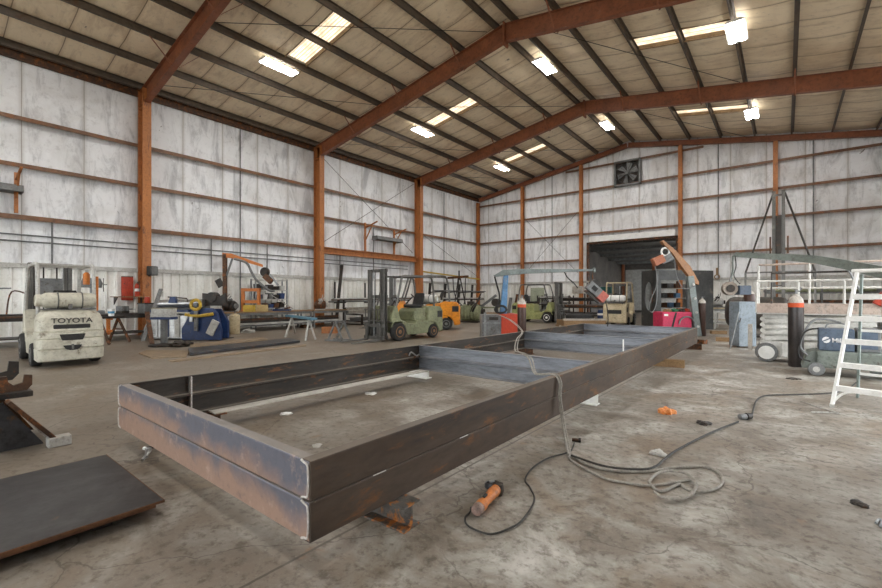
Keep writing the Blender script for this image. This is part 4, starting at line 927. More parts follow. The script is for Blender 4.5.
# --- long workbench and what stands on it
bench('workbench', 'long wooden topped workbench along the left wall right of the blue machine', 'table', (-17.35, 9.6, 0), PI/2, 4.0, 1.15, .80, m_wood, m_grey)
bench('workbench', 'second long workbench along the left wall behind the blue topped sawhorse', 'table', (-17.35, 12.6, 0), PI/2, 1.9, 1.15, .80, m_wood, m_grey)
gas_cylinder('short cream gas bottle on the floor between blue machine and workbench', (-16.3, 7.82, 0), .19, .82, m_fcream, m_fcream, name='gas_bottle')
def jib():
    t = thing('jib_crane', 'orange jib arm on a post with hanging hose above the left wall benches', 'jib', (-18.12, 8.29, 0), TH)
    t0 = ray(229.5); k = (-18.12*-SN+8.29*CS)
    X = lambda px: (px-229.5)*k/430; Z = lambda py: EYE+(297-py)*k/430
    MB().box(0, 0, Z(254)/2, .14, .14, Z(254)).build('post', m_rust, t); MB().box(0, 0, .01, .4, .4, .02).build('base', m_rust, t)
    MB().prism([(X(227.5), Z(257)), (X(227.5), Z(253)), (X(236), Z(253.5)), (X(267), Z(264.5)), (X(267), Z(267)), (X(240), Z(259))], 'y', -.06, .06).build('arm', m_orange, t)
    MB().bar((X(237), 0, Z(258.5)), (X(231), 0, Z(276)), .06).build('brace', m_grey, t); MB().box(X(224), 0, Z(283), .26, .04, .34, M=Matrix.Rotation(-.5, 3, 'Y')).build('plate', m_dark, t)
    MB().tube(spline([(X(240), -.1, Z(259)), (X(252), -.1, Z(263)), (X(257), -.1, Z(272)), (X(262), -.1, Z(280)), (X(274), -.1, Z(290)), (X(280), -.1, Z(291))], 5), .05, 8).build('hose', m_grey, t, smooth=True)
jib()
t = thing('wire_feeder', 'dark wire feeder with spool hanging from the tip of the orange jib arm', 'wire feeder', at(265, 272, 18.0), TH)
MB().lathe([(.06, -.06), (.19, -.07), (.20, 0), (.19, .07), (.06, .06)], (0, 0, 0), (.2, 1, 0), 20).build('spool', m_dark, t, smooth=True)
MB().box(.14, .0, -.28, .42, .2, .24, M=Matrix.Rotation(.75, 3, 'Y')).build('body', m_rust, t, bev=.02); MB().bar((.2, 0, -.1), (.55, 0, -.55), .07).build('gun_arm', m_galv, t); MB().bar((.08, 0, .0), (.08, 0, .28), .03).build('hook', m_dark, t)
t = thing('hydraulic_press', 'orange red H frame press standing on the long workbench', 'press', (-17.55, 9.1, .8), TH)
for x in (-.33, .33): MB().box(x, 0, .47, .10, .14, .94).build('upright', m_orange, t); MB().box(x, 0, .02, .14, .4, .04).build('foot', m_orange, t)
for z, nm in ((.90, 'head_beam'), (.40, 'bed')): MB().box(0, 0, z, .76, .16, .13).build(nm, m_orange, t)
MB().cyl((0, 0, .45), (0, 0, .86), .06).build('ram', m_galv, t, smooth=True); MB().cyl((.16, -.05, .55), (.16, -.05, .82), .03).build('spring', m_dark, t)
for k, (y, mm, w) in enumerate(((8.75, m_yellow, 'left of the two'), (9.3, mat('pale_yellow', (.75, .62, .35), (.6, .5, .28)), 'right of the two'))):
    t = thing('yellow_box', 'yellow box on the long workbench before the orange press, %s' % w, 'box', (-17.0, y, .8), TH); MB().box(0, 0, .13, .42, .22, .26).build('box', mm, t, bev=.01); MB().box(0, 0, .265, .43, .23, .02).build('lid', mm, t)
t = thing('shelf_unit', 'grey steel shelf unit against the wall behind the orange press', 'shelf', (-18.2, 10.3, 0), PI/2)
for x in (-.75, .75):
    for y in (-.2, .2): MB().box(x, y, 1.1, .05, .05, 2.2).build('upright', m_galv, t)
for z in (.9, 1.3, 1.7, 2.15): MB().box(0, 0, z, 1.55, .45, .03).build('shelf_board', m_lgrey, t)
MB().bar((-.1, -.30, 1.5), (1.0, -.30, .85), .05, .03).build('diagonal_brace', m_lgrey, t)
rnd = random.Random(4)
for z in (.915, 1.315, 1.715):
    for k in range(5):
        mm = rnd.choice([m_blue, m_grey, m_dark, m_rust, m_lgrey]); h = rnd.uniform(.16, .28)
        y = 9.72+.28*k; o = MB().loft([rr(.28, .20, .02, 0), rr(.34, .24, .02, h)]).build('storage_bin', mm); o.location = (-18.17, y, z)
        tag(o, '%s parts bin on the grey shelf unit, %s shelf, %s from left' % ({'blue_paint': 'blue', 'grey_paint': 'grey', 'dark_steel': 'black', 'rusty_steel': 'brown', 'light_grey_paint': 'pale grey'}[mm.name], {.915: 'lowest', 1.315: 'middle', 1.715: 'upper'}[z], ORD[k]), 'bin', 'bins on the grey shelf unit')
def engine(label, loc, rz, s, m1, m2, seed, cat='machine', name='electric_motor'):
    """a lumpy cast machine: housing with fins, pulley, shaft, pipes"""
    r_ = random.Random(seed); t = thing(name, label, cat, loc, rz)
    MB().lathe([(.10*s, -.30*s), (.20*s, -.28*s), (.22*s, -.2*s), (.22*s, .2*s), (.20*s, .26*s), (.08*s, .30*s)], (0, 0, .26*s), (1, 0, 0), 18).build('housing', m1, t, smooth=True)
    for k in range(5): MB().lathe([(.20*s, 0), (.25*s, .005*s), (.25*s, .02*s), (.20*s, .025*s)], (-.2*s+.09*s*k, 0, .26*s), (1, 0, 0), 18).build('cooling_fin', m1, t)
    MB().lathe([(.03*s, .30*s), (.12*s, .31*s), (.10*s, .34*s), (.12*s, .38*s), (.03*s, .38*s)], (0, 0, .26*s), (1, 0, 0), 18).build('pulley', m2, t, smooth=True)
    MB().box(0, 0, .02*s, .5*s, .36*s, .04*s).build('foot', m2, t); MB().box(0, 0, .52*s, .18*s, .14*s, .12*s).build('terminal_box', m2, t, bev=.01)
    for k in range(3):
        a = r_.uniform(-.2, .2)*s; MB().tube(spline([(a, -.2*s, .3*s), (a+.1*s, -.3*s, .45*s), (a+.2*s, -.1*s, .6*s+.1*s*k)], 5), .018*s, 6).build('pipe', m2, t)
    return t
engine('rusty red brown motor on the second workbench right of the shelf unit', (-17.2, 12.3, .8), .9, .9, m_rust, m_lgrey, 3)
engine('dark machine with pipes on the long workbench behind the jib post', (-17.7, 8.3, .8), .4, .9, m_dark, m_grey, 9)
t = thing('tool_tray', 'blue tool tray with small tools on the long workbench, right of the yellow boxes', 'tray', (-17.0, 10.2, .8), TH)
MB().box(0, 0, .04, .7, .3, .08).build('tray', m_blue, t)
for k in range(3): MB().cyl((-.25+.2*k, -.1, .10), (-.1+.2*k, .12, .14), .03).build('tool', (m_dark, m_silver, m_rust)[k], t)
for y, sz, m1, w in ((7.95, .55, m_lgrey, 'pale lump of scrap on the floor by the cream gas bottle'), (11.4, .5, m_rust, 'rusty scrap under the joint of the two workbenches')):
    crumple('scrap_pile', (-16.4 if y < 8 else -17.1, y+.45 if y < 8 else y, .0), sz*.42, m1, w, 'scrap', .5, int(y*7))
for k in range(3):
    o = MB().bar((-17.2+.02*k, 8.2, .30+.09*k), (-17.2+.03*k, 13.2, .30+.09*k), .5-.1*k, .08).build('steel_beam', (m_lgrey, m_dark, m_rust)[k])
    tag(centre(o, (-17.2, 10.7, .26+.09*k)), 'long %s steel beam stored under the left wall benches' % ('pale', 'dark', 'rusty')[k], 'steel beam', 'beams under the benches')
sawhorse('sawhorse', 'sawhorse with light blue top and cream legs in front of the benches', [fl(285.5, 337.2), fl(295.2, 333.6), fl(305.5, 341), fl(315.4, 339.6)], .74, m_lgrey, mat('light_blue_paint', (.20, .38, .48), (.15, .28, .36), 4), .35, .20, .07)
# --- stack of long beams between second and third columns
for k, (x, z, m1, w) in enumerate(((-16.9, .66, m_wtop2, 'pale front beam'), (-17.3, .62, m_grey, 'grey middle beam'), (-17.7, .62, m_dark, 'dark rear beam'), (-17.1, .81, m_wtop2, 'pale beam on top'), (-17.5, .80, m_dark, 'dark beam on top'), (-17.2, .28, m_dark, 'dark lower beam'), (-16.8, .28, m_grey, 'grey lower beam'))):
    mb = MB(); y0, y1 = 13.75+.2*(k % 3), 19.3-.3*(k % 2); h = .15
    for dz in (-h/2+.008, h/2-.008): mb.bar((x, y0, z+dz), (x, y1, z+dz), .28, .016)
    mb.bar((x, y0, z), (x, y1, z), .014, h); o = mb.build('steel_beam', m1)
    tag(centre(o, (x, (y0+y1)/2, z-h/2)), '%s in the stack along the left wall, left of green grey forklift' % w, 'steel beam', 'stacked beams by the left wall')
for y in (14.3, 16.4, 18.6):
    t = thing('beam_rack', 'dark steel rack under the stacked beams, %s along' % {14.3: 'first', 16.4: 'second', 18.6: 'third'}[y], 'rack', (-17.25, y, 0), 0, 'racks under the stacked beams')
    for x in (-.72, .72): MB().box(x, 0, .62 if x < 0 else .27, .08, .08, 1.24 if x < 0 else .54).build('post', m_dark, t)
    MB().box(0, 0, .51, 1.4, .10, .06).build('arm', m_dark, t); MB().box(0, 0, .17, 1.4, .10, .06).build('arm', m_dark, t); MB().box(0, 0, .02, 1.6, .3, .04).build('foot', m_dark, t)
for k in range(4):
    o = MB().cyl((-18.3+.12*k, 13.6, 1.15+.05*k), (-18.3+.1*k, 19.6, 1.2+.06*k), .035, n=8).build('steel_pipe', (m_grey, m_lgrey, m_rust, m_lgrey)[k], smooth=True)
    tag(centre(o, (-18.2, 16.6, 1.15+.05*k)), '%s long pipe on wall arms above the stacked beams' % ('lowest', 'second', 'third', 'topmost')[k], 'pipe', 'pipes above the stacked beams')
for y in (14.3, 16.4, 18.6):
    o = MB().bar((-18.75, y, 1.09), (-17.8, y, 1.12), .06).bar((-18.7, y, 1.09), (-18.7, y, 2.2), .06).build('pipe_support', m_dark); tag(centre(o, (-18.75, y, 1.1)), 'dark wall arm carrying the long pipes, %s along' % {14.3: 'first', 16.4: 'second', 18.6: 'third'}[y], 'bracket', 'wall arms for pipes')
o = MB().bar((-17.9, 13.75, 0), (-18.5, 14.6, 3.1), .16, .06).build('steel_angle', m_dark); tag(centre(o, (-17.9, 13.75, 0)), 'tall dark angle bar leaning on the wall right of the second column', 'steel bar')
o = MB().box(0, 0, .12, .55, .4, .24).build('orange_box', m_colm); p = fl(330, 333); o.location = (p.x, p.y, 0); o.rotation_euler = (0, 0, TH); tag(o, 'small rusty orange block on the floor behind the blue topped sawhorse', 'block')
# --- cantilever racks and clutter in the far left corner
for k, (x, y) in enumerate(((-17.6, 21.2), (-17.6, 22.8), (-17.6, 24.4), (-17.6, 26.0))):
    t = thing('storage_rack', 'dark cantilever rack in the far left corner, %s from the third column' % ORD[k], 'rack', (x, y, 0), 0, 'cantilever racks in the far left corner')
    MB().bar((-.5, 0, 0), (-.3, 0, 2.3), .12).build('upright', m_dark, t); MB().box(.1, 0, .05, 1.5, .12, .1).build('foot', m_dark, t)
    for z in (.7, 1.2, 1.7): MB().bar((-.4, 0, z), (.7, 0, z+.05), .07).build('arm', m_dark, t)
for k, (x, z, m1) in enumerate(((-17.3, .80, m_grey), (-17.0, .82, m_dark), (-17.4, 1.30, m_rust), (-17.1, 1.32, m_lgrey), (-17.2, 1.80, m_grey))):
    o = MB().bar((x, 20.8, z), (x, 26.6-.5*(k % 2), z), .10, .08).build('steel_bar', m1); tag(centre(o, (x, 23.7, z-.04)), 'long bar on the cantilever racks, %s from the bottom' % ORD[k], 'steel bar', 'bars on the cantilever racks')
t = thing('tripod_stand', 'tall dark pipe tripod with rusty orange head behind the yellow orange forklift', 'stand', (-16.4, 22.3, 0))
for k in range(3):
    a = k*2.1+.4; MB().cyl((.6*math.cos(a), .6*math.sin(a), 0), (.08*math.cos(a), .08*math.sin(a), 2.6), .04).build('leg', m_dark, t, smooth=True)
MB().bar((-.9, 0, 2.65), (.7, 0, 2.70), .14).build('head_bar', m_rust, t); MB().cyl((0, 0, 2.5), (0, 0, 3.1), .05).build('stem', m_dark, t)
MB().tube(spline([(-.5, 0, 2.6), (-.4, .1, 1.5), (.3, .1, .9), (.5, 0, 2.6)], 6), .03, 6).build('cable', m_black, t)
for k in range(9):
    x = -16.0+.42*k+(.22 if k > 2 else 0); h = 1.1+.5*((k*37) % 5)/4
    if k == 3: x -= .12
    o = MB().bar((x, 27.1, 0), (x-.15+.1*(k % 3), 27.62, h), .16+.06*(k % 2), .06).build('steel_offcut', (m_dark, m_grey, m_rust)[k % 3])
    tag(centre(o, (x, 27.2, 0)), '%s steel offcut leaning on the end wall, %s from the left corner' % (('dark', 'grey', 'rusty')[k % 3], ORD[k]), 'steel bar', 'offcuts leaning on the end wall')
struct('door_2', MB().bx(-14.25, -13.2, YB-.1, YB-.06, 0, 2.05), mat('pale_green_door', (.55, .58, .46), (.45, .48, .38)))
engine('grey green machine beside the yellow orange forklift, far left corner', (-13.6, 19.6, 0), .3, 2.0, m_fgreen, m_dark, 5)
t = thing('welding_table', 'dark green steel machine frame left of the grey welder', 'machine', (-12.9, 20.4, 0), .2)
for x in (-.6, .6):
    for y in (-.4, .4): MB().box(x, y, .4, .08, .08, .8).build('leg', m_dark, t)
MB().box(0, 0, .82, 1.4, 1.0, .06).build('table', m_fgreen, t); MB().bar((-.5, 0, .85), (.4, 0, 1.5), .12).build('arm', m_grey, t); MB().cyl((.4, -.2, 1.1), (.4, .2, 1.1), .22).build('wheel', m_dark, t, smooth=True)
m_tank = mat('feeder_metal', (.42, .37, .32), (.3, .26, .22), 5, .4, .4)
# ---------------------------------------------------------------- local frame facing the aisle, measured from one column of the photo
class Loc:
    def __init__(s, px, t): s.px = px; s.t = t; p = at(px, 0, t); s.o = V((p.x, p.y, 0))
    def X(s, px): return (px-s.px)*s.t/FPX
    def Z(s, py): return EYE+(HYP-py)*s.t/FPX
# ---------------------------------------------------------------- welder with blue boom, centre
q = Loc(499.5, 12.4); X, Z = q.X, q.Z
t = thing('welding_machine', 'grey and red welding cabinet beyond the frame, under the long blue boom', 'welder', q.o, TH)
MB().bx(X(482), X(501), -.05, .75, .08, Z(315)).build('grey_cabinet', m_grey, t, bev=.01)
MB().bx(X(501), X(518), -.08, .75, .08, Z(314)).build('red_cabinet', m_red, t, bev=.01)
MB().bx(X(483), X(500), -.07, -.05, Z(324), Z(322)).build('rail', m_galv, t); MB().bx(X(484), X(486), -.09, -.05, .1, Z(312)).build('hose_post', m_galv, t)
MB().bx(X(489), X(498), -.06, -.05, Z(320), Z(317)).build('control_plate', m_dark, t)
for x in (-.45, .45):
    for y in (.05, .65): MB().cyl((x-.03, y, .06), (x+.03, y, .06), .06).build('wheel', m_black, t)
MB().box(X(492), .2, Z(314)+.02, .40, .12, .04).build('tool_tray', m_wood, t)
t = thing('torch_coil', 'coil of black welding torch cable on top of the grey and red welding cabinet', 'cable', at(501, 309.5, 12.4), TH)
for k in range(3): MB().tube([((.14+.02*k)*math.cos(a), .03*k, (.09+.015*k)*math.sin(a)+.0) for a in [i*PI/9 for i in range(18)]], .016, 6, True).build('loop', m_black, t, smooth=True)
t = thing('boom_arm', 'pale blue grey swing boom on a light blue post, reaching right to the hanging feeder', 'boom', q.o+V((0, 0, .9)), TH)
m_lblue = mat('sky_paint', (.20, .38, .58), (.14, .27, .42), 4, .5, 0, (.35, .36, .35), .62)
m_boom = mat('boom_paint', (.33, .37, .36), (.24, .27, .26), 3, .5, 0, (.18, .16, .13), .64)
zz = lambda y: Z(y)-.9
MB().loft([rr(.20, .16, .03, .01, X(504.5), .3), rr(.14, .12, .02, zz(274.5), X(507.5), .3)]).build('post', m_lblue, t, smooth=True)
MB().prism([(X(495), zz(275)), (X(504), zz(269.5)), (X(520), zz(268.3)), (X(598), zz(268.6)), (X(598), zz(270.4)), (X(530), zz(273)), (X(506), zz(275.2)), (X(496.5), zz(276.5))], 'y', .22, .38).build('arm', m_boom, t, bev=.01)
MB().tube(spline([(X(496), .3, zz(276)), (X(498), .3, zz(284)), (X(501), .3, zz(296)), (X(499), .3, zz(306))], 6), .025, 6).build('cable', m_black, t, smooth=True)
MB().box(X(597.5), .3, zz(269.5), .04, .2, .14).build('end_stop', m_boom, t); MB().tube([(X(597), .3, zz(270)), (X(596), .3, zz(276)), (X(597), .3, zz(281))], .02, 6).build('chain', m_rust, t)
MB().tube(spline([(X(567), .3, zz(270.5)), (X(570), .25, zz(277)), (X(576), .2, zz(283)), (X(580), .2, zz(288))], 6), .016, 6).build('feed_cable', m_black, t, smooth=True)
t = thing('wire_feeder', 'tilted grey and red wire feeder hanging from the tip of the blue grey boom', 'wire feeder', at(589, 292, 12.4)+V((.13, .18, 0)), TH)
R = Matrix.Rotation(math.radians(42), 3, 'Y')
def rp(x, z): v = R@V((x, 0, z)); return (v.x, v.y, v.z)
for (x, z, sx, sz, mm, nm) in ((-.10, .02, .42, .26, m_grey, 'body'), (.22, .02, .24, .27, mat('pink_red', (.62, .22, .17), (.5, .18, .14)), 'red_cover')):
    c = rp(x, z); MB().box(c[0], 0, c[2], sx, .22, sz, M=R).build(nm, mm, t, bev=.01)
c = rp(-.16, .14); MB().lathe([(.05, -.05), (.15, -.06), (.16, 0), (.15, .06), (.05, .06)], (c[0], 0, c[2]), (0, 1, 0), 20).build('spool', m_dark, t, smooth=True)
c = rp(-.12, .03); MB().box(c[0], -.12, c[2], .16, .02, .12, M=R).build('window', m_black, t)
c = rp(.0, -.18); MB().box(c[0], 0, c[2], .52, .10, .05, M=R).build('lower_bar', m_dark, t)
MB().bar((-.15, 0, .1), (-.22, 0, .45), .025).build('hanger', m_dark, t)
MB().tube(spline([(.25, 0, -.2), (.32, 0, -.4), (.36, 0, -.75), (.34, 0, -1.0)], 6), .014, 6).build('torch_cable', m_black, t, smooth=True)
m_cylb = mat('cylinder_brown', (.13, .065, .042), (.09, .05, .035), 4, .4, .1, (.25, .2, .17), .66)
m_band = mat('band_orange', (.75, .17, .05), (.65, .14, .04), 5)
m_wtop = mat('dusty_white', (.62, .58, .52), (.45, .42, .38), 6)
m_cyld = mat('cylinder_grey_brown', (.115, .10, .095), (.075, .068, .065), 4, .35, .2)
gas_cylinder('brown gas cylinder with orange and white top, just beyond the left side of the frame', (-5.5, 10.3, 0), .115, 1.45, m_cylb, m_wtop, m_band)
# ---------------------------------------------------------------- timber, tyre and racks left of the doorway
q = Loc(584, 19.6)
for k in range(4):
    t_ = MB().box(0, 0, .045, 2.0, .30, .09).build('timber_beam', (m_wood, m_wtop, m_orange, m_wood)[k] if k != 2 else m_wood); t_.location = q.o+V((0, .32*k*.9, 0)); t_.location += V((-.2*k*.0, 0, .0)); t_.rotation_euler = (0, 0, TH)
    t_.location = q.o+V((-SN*.33*k, CS*.33*k, 0)); tag(t_, 'timber beam on the floor under the tyre, %s row back' % ORD[k], 'timber', 'timbers under the tyre')
o = MB().box(0, 0, .12, 1.9, 1.25, .24).build('timber_pallet', m_wood); o.location = q.o+V((-SN*.5, CS*.5, .091)); o.rotation_euler = (0, 0, TH); tag(o, 'thick tan wooden platform under the lying tyre', 'pallet')
o = MB().box(0, 0, .04, 1.95, .16, .08).build('timber_beam', m_wtop); o.location = q.o+V((SN*.02, 0, .333)); o.rotation_euler = (0, 0, TH); tag(o, 'white painted plank along the front of the wooden platform, before the tyre', 'timber')
t = thing('tyre', 'large black tyre lying flat on the wooden platform left of the cream forklift', 'tyre', q.o+V((-SN*.6, CS*.6, .335)))
MB().lathe([(.32, .03), (.55, 0), (.63, .05), (.65, .14), (.63, .23), (.55, .28), (.32, .25), (.34, .14)], (0, 0, 0), n=32).build('tread', m_black, t, smooth=True); MB().lathe([(.1, .10), (.32, .08), (.335, .14), (.32, .18), (.1, .14)], n=24).build('wheel_disc', m_grey, t, smooth=True)
def rack(name, label, loc, rz, w, d, h, zs, m_, seed, bars=5, group=None):
    t = thing(name, label, 'rack', loc, rz, group)
    for x in (-w/2, 0, w/2):
        for y in (-d/2, d/2): MB().box(x, y, h/2, .07, .07, h).build('upright', m_, t)
    for z in zs: MB().box(0, -d/2, z, w, .05, .07).box(0, d/2, z, w, .05, .07).build('shelf_rail', m_, t)
    r_ = random.Random(seed); Mx = Matrix.Translation(loc)@Matrix.Rotation(rz, 4, 'Z')
    for i, z in enumerate(zs):
        for k in range(bars):
            y = -d/2+.12+(d-.24)*k/(bars-1); mm = r_.choice([m_dark, m_grey, m_rust, m_lgrey, m_fgreen]); L_ = w*r_.uniform(.75, 1.05)
            if r_.random() < .5: mb = MB().bx(-L_/2, L_/2, y-.04, y+.04, z+.037, z+.037+r_.uniform(.05, .14))
            else: rr_ = r_.uniform(.03, .07); mb = MB().cyl((-L_/2, y, z+.036+rr_), (L_/2, y, z+.036+rr_), rr_, n=10)
            o = mb.build('steel_bar', mm, smooth=False); o.matrix_world = Mx
            wn = {'dark_steel': 'dark', 'grey_paint': 'grey', 'rusty_steel': 'rusty', 'light_grey_paint': 'pale', 'forklift_green': 'green grey'}[mm.name]
            where = {1: 'in the rack left of doorway', 2: 'in the rack by the far right wall', 3: 'in the rack behind the lime forklift'}[seed]
            tag(o, '%s bar %s, %s level, %s from front' % (wn, where, ('bottom', 'second', 'third', 'top')[i], ORD[k]), 'steel bar', ('bars '+where))
    return t
rack('pipe_rack', 'steel pipe rack full of bars beyond the tyre, left of the cream forklift', (-8.9, 24.6, 0), 0, 3.4, .9, 1.6, (.35, .8, 1.2), m_dark, 1)
rack('pipe_rack', 'steel pipe rack against the end wall behind the lime forklift mast', (-11.9, 26.9, 0), 0, 2.2, .7, 1.5, (.4, .9, 1.3), m_dark, 3, 4)
t = thing('tool_chest', 'teal green box on top of the pipe rack by the doorway', 'box', (-7.9, 24.6, 1.6)); MB().box(0, 0, .16, .75, .42, .32).build('body', mat('teal', (.03, .16, .14), (.02, .1, .1)), t, bev=.02); MB().box(0, 0, .34, .77, .44, .04).build('lid', mat('teal', (.03, .16, .14)), t)
t = thing('storage_drum', 'pale round drum on the pipe rack by the doorway, left of the teal box', 'drum', (-9.5, 24.6, 1.6)); MB().lathe([(.28, 0), (.30, .02), (.30, .16), (.31, .18), (.30, .20), (.30, .40), (.28, .42)], (0, 0, .001), n=22).build('shell', m_wtop, t, smooth=True); MB().lathe([(0, .41), (.26, .41), (.26, .43), (0, .43)], n=22).build('lid', m_lgrey, t)
t = thing('barrel', 'orange and white barrel on the floor beside the doorway, left of the cream forklift', 'barrel', (-7.75, 23.5, 0)); MB().lathe([(.2, 0), (.22, .02), (.22, .3), (.23, .32), (.22, .34), (.20, .66), (.18, .7)], (0, 0, .001), n=22).build('shell', m_blue, t, smooth=True); MB().lathe([(.221, .42), (.226, .43), (.222, .52), (.215, .53)], n=22).build('band', m_white, t)
bpy.context.view_layer.update()
for o in C.objects:
    if o.get('label', '').startswith('orange and white barrel'): o['label'] = 'blue barrel with a white band on the floor between pipe rack and cream forklift'
# ---------------------------------------------------------------- steel cab, pink welder and its boom
def panel(mb, a, b, z0, z1, th=.04, holes=None):
    return mb.bar(V((a.x, a.y, (z0+z1)/2)), V((b.x, b.y, (z0+z1)/2)), th, z1-z0)
m_cab = mat('cab_steel', (.115, .115, .11), (.07, .07, .068), 2, .45, .3, (.19, .17, .14), .62)
A, B_, C_, D_ = at(642, 0, 18.7), at(656, 0, 17.9), at(690.5, 0, 17.9), at(713, 0, 18.6)
C2 = at(686, 0, 18.3)
t = thing('steel_cab', 'dark unpainted steel machine cab with oval side window, behind the pink welder', 'steel cab', V((B_.x, B_.y, 0)))
H = 2.52
# side sheet with an oval cut-out
def holed(a, b, z0, z1, cx, cz, rx, rz_, n=28, th=.04):
    """sheet between a and b with an elliptical hole"""
    a = V((a.x, a.y, 0)); b = V((b.x, b.y, 0)); L_ = (b-a).length; d = (b-a)/L_; nn = V((-d.y, d.x, 0))
    outer = []; inner = []
    for i in range(n):
        ang = 2*PI*i/n; c_, s_ = math.cos(ang), math.sin(ang)
        inner.append((cx+rx*c_, cz+rz_*s_))
        k = min((L_-cx)/max(c_, 1e-6) if c_ > 1e-6 else 1e9, cx/max(-c_, 1e-6) if c_ < -1e-6 else 1e9, (z1-cz)/s_ if s_ > 1e-6 else 1e9, (cz-z0)/(-s_) if s_ < -1e-6 else 1e9)
        outer.append((cx+k*c_, cz+k*s_))
    # snap nearest outer points to the corners
    for corner in ((0, z0), (L_, z0), (L_, z1), (0, z1)):
        j = min(range(n), key=lambda i: (outer[i][0]-corner[0])**2+(outer[i][1]-corner[1])**2); outer[j] = corner
    P = []
    for off in (-th/2, th/2):
        for ring in (outer, inner): P += [a+d*x+V((0, 0, z))+nn*off for x, z in ring]
    f = []
    for i in range(n):
        j = (i+1) % n
        f += [(i, j, n+j, n+i), (2*n+i, 3*n+i, 3*n+j, 2*n+j), (n+i, n+j, 3*n+j, 3*n+i), (i, 2*n+i, 2*n+j, j)]
    return MB().add(P, f)
L1 = (V((B_.x, B_.y, 0))-V((A.x, A.y, 0))).length
wb(holed(A, B_, .02, H, L1*.5, 1.42, L1*.30, .62), 'side_panel', m_cab, t)
wb(panel(MB(), B_, C_, H-.42, H), 'header_panel', m_cab, t)
wb(panel(MB(), B_, B_+(C_-B_)*.14, .02, H-.42), 'front_pillar', m_cab, t)
wb(panel(MB(), C_-(C_-B_)*.10, C_, .02, H-.42), 'front_pillar', m_cab, t)
wb(panel(MB(), B_, C_, .02, .5), 'lower_panel', m_cab, t)
wb(panel(MB(), C2, D_, .0, H+.02), 'rear_sheet', m_cab, t)
Ab = A+V((-.2, 1.4, 0)); Db = D_+V((-.6, .9, 0))
wb(panel(MB(), A, Ab, .02, H), 'back_sheet', m_cab, t)
wb(MB().loft([[V((p.x, p.y, z)) for p in (A, B_, C_, C2, Ab+V((1.2, .1, 0)), Ab)] for z in (H-.03, H)]), 'roof_sheet', m_cab, t)
t = thing('parts_shelf', 'shelf with grey and blue boxes seen through the opening of the steel cab', 'shelf', at(672, 0, 20.2).xy.to_3d(), TH)
for z in (.9, 1.35, 1.8): MB().box(0, 0, z, 1.3, .4, .03).build('shelf_board', m_lgrey, t)
for x in (-.63, .63): MB().box(x, 0, 1.0, .04, .4, 2.0).build('upright', m_galv, t)
k = 0
for z in (.916, 1.366, 1.816):
    for x in (-.4, -.1, .22):
        k += 1; o = MB().bx(-.11, .11, -.12, .12, 0, .22).build('storage_box', (m_grey, m_rust, m_lblue, m_dark)[k % 4]); p = at(672, 0, 20.2); o.location = V((p.x+CS*x, p.y+SN*x, z)); o.rotation_euler = (0, 0, TH)
        tag(o, '%s box on the shelf inside the steel cab, %s shelf, %s from left' % (('grey', 'brown', 'blue', 'black')[k % 4], {.916: 'lower', 1.366: 'middle', 1.816: 'upper'}[z], ORD[(k-1) % 3]), 'box', 'boxes on the shelf in the cab')
q = Loc(677.5, 15.3); X, Z = q.X, q.Z
m_pink = mat('pink_paint', (.68, .05, .16), (.55, .045, .13), 3, .5, 0, (.4, .2, .2), .68)
t = thing('welding_machine', 'bright pink welding machine beyond the far right corner of the steel frame', 'welder', q.o, TH)
MB().bx(X(662.5), X(692), 0, .7, .14, Z(312)).build('cabinet', m_pink, t, bev=.03)
MB().prism([(X(670), .16), (X(672), .16), (X(677), Z(312.5)), (X(675.3), Z(312.5))], 'y', -.012, 0).build('black_stripe', m_black, t)
MB().box(X(666), -.01, Z(315), .14, .01, .07).build('badge', m_white, t)
for x in (665, 688):
    for y in (.0, .66): MB().lathe([(.04, -.05), (.12, -.05), (.13, 0), (.12, .05), (.04, .05)], (X(x), y, .132), (0, 1, 0), 18).build('wheel', m_black, t, smooth=True)
MB().tube([(X(686)+.27*math.cos(a), -.05, Z(327)+.2+.27*math.sin(a)-.1) for a in [PI*i/10 for i in range(11)]], .03, 8).build('wheel_arch', m_grey, t, smooth=True)
for px, mm, nm, w in ((667, m_wood, 'wood_offcut', 'tan wood offcut on top of the pink welding machine'), (674, mat('green_rag', (.04, .28, .15), (.03, .2, .1)), 'rag', 'green rag on top of the pink welding machine'), (681, m_dark, 'glove', 'dark glove on top of the pink welding machine'), (687, m_red, 'rag', 'red rag on top of the pink welding machine')):
    o = crumple(nm, at(px, 0, 15.6), .13, mm, w, nm.replace('_', ' '), .6, px); o.location.z += Z(312)
t = thing('boom_arm', 'leaning green grey post with tan swing arm above the pink welding machine', 'boom', q.o+V((CS*.6, SN*.6, 0)), TH)
X = lambda px: (px-694.3)*15.3/FPX
MB().bar((X(698.5), .05, 0), (X(690.5), .05, Z(276)), .22, .16, (0, 1, 0)).build('post', m_boom, t, bev=.01)
for k in range(4): MB().cyl((X(697.5-1.6*k), -.06, .35+.5*k), (X(697.5-1.6*k), -.02, .35+.5*k), .045).build('bolt', m_lgrey, t)
MB().prism([(X(661.5), Z(242)), (X(663), Z(240)), (X(673), Z(248)), (X(690), Z(266)), (X(698.8), Z(282)), (X(698.5), Z(285)), (X(694), Z(283)), (X(684), Z(270)), (X(672), Z(253))], 'y', -.02, .16).build('arm', mat('tan_boom', (.48, .27, .13), (.40, .23, .12), 3, .5, 0, (.3, .2, .14), .66), t, bev=.01)
MB().bar((X(663), .05, Z(263)), (X(674), .05, Z(257.5)), .09).build('link', m_grey, t)
MB().bar((X(664), .05, Z(242)), (X(665), .05, Z(252)), .03).build('hook', m_dark, t)
MB().tube(spline([(X(675), .05, Z(258)), (X(676), -.02, Z(275)), (X(682), -.05, Z(288)), (X(690), -.05, Z(288)), (X(694), -.05, Z(286))], 6), .017, 6).build('cable', m_grey, t, smooth=True)
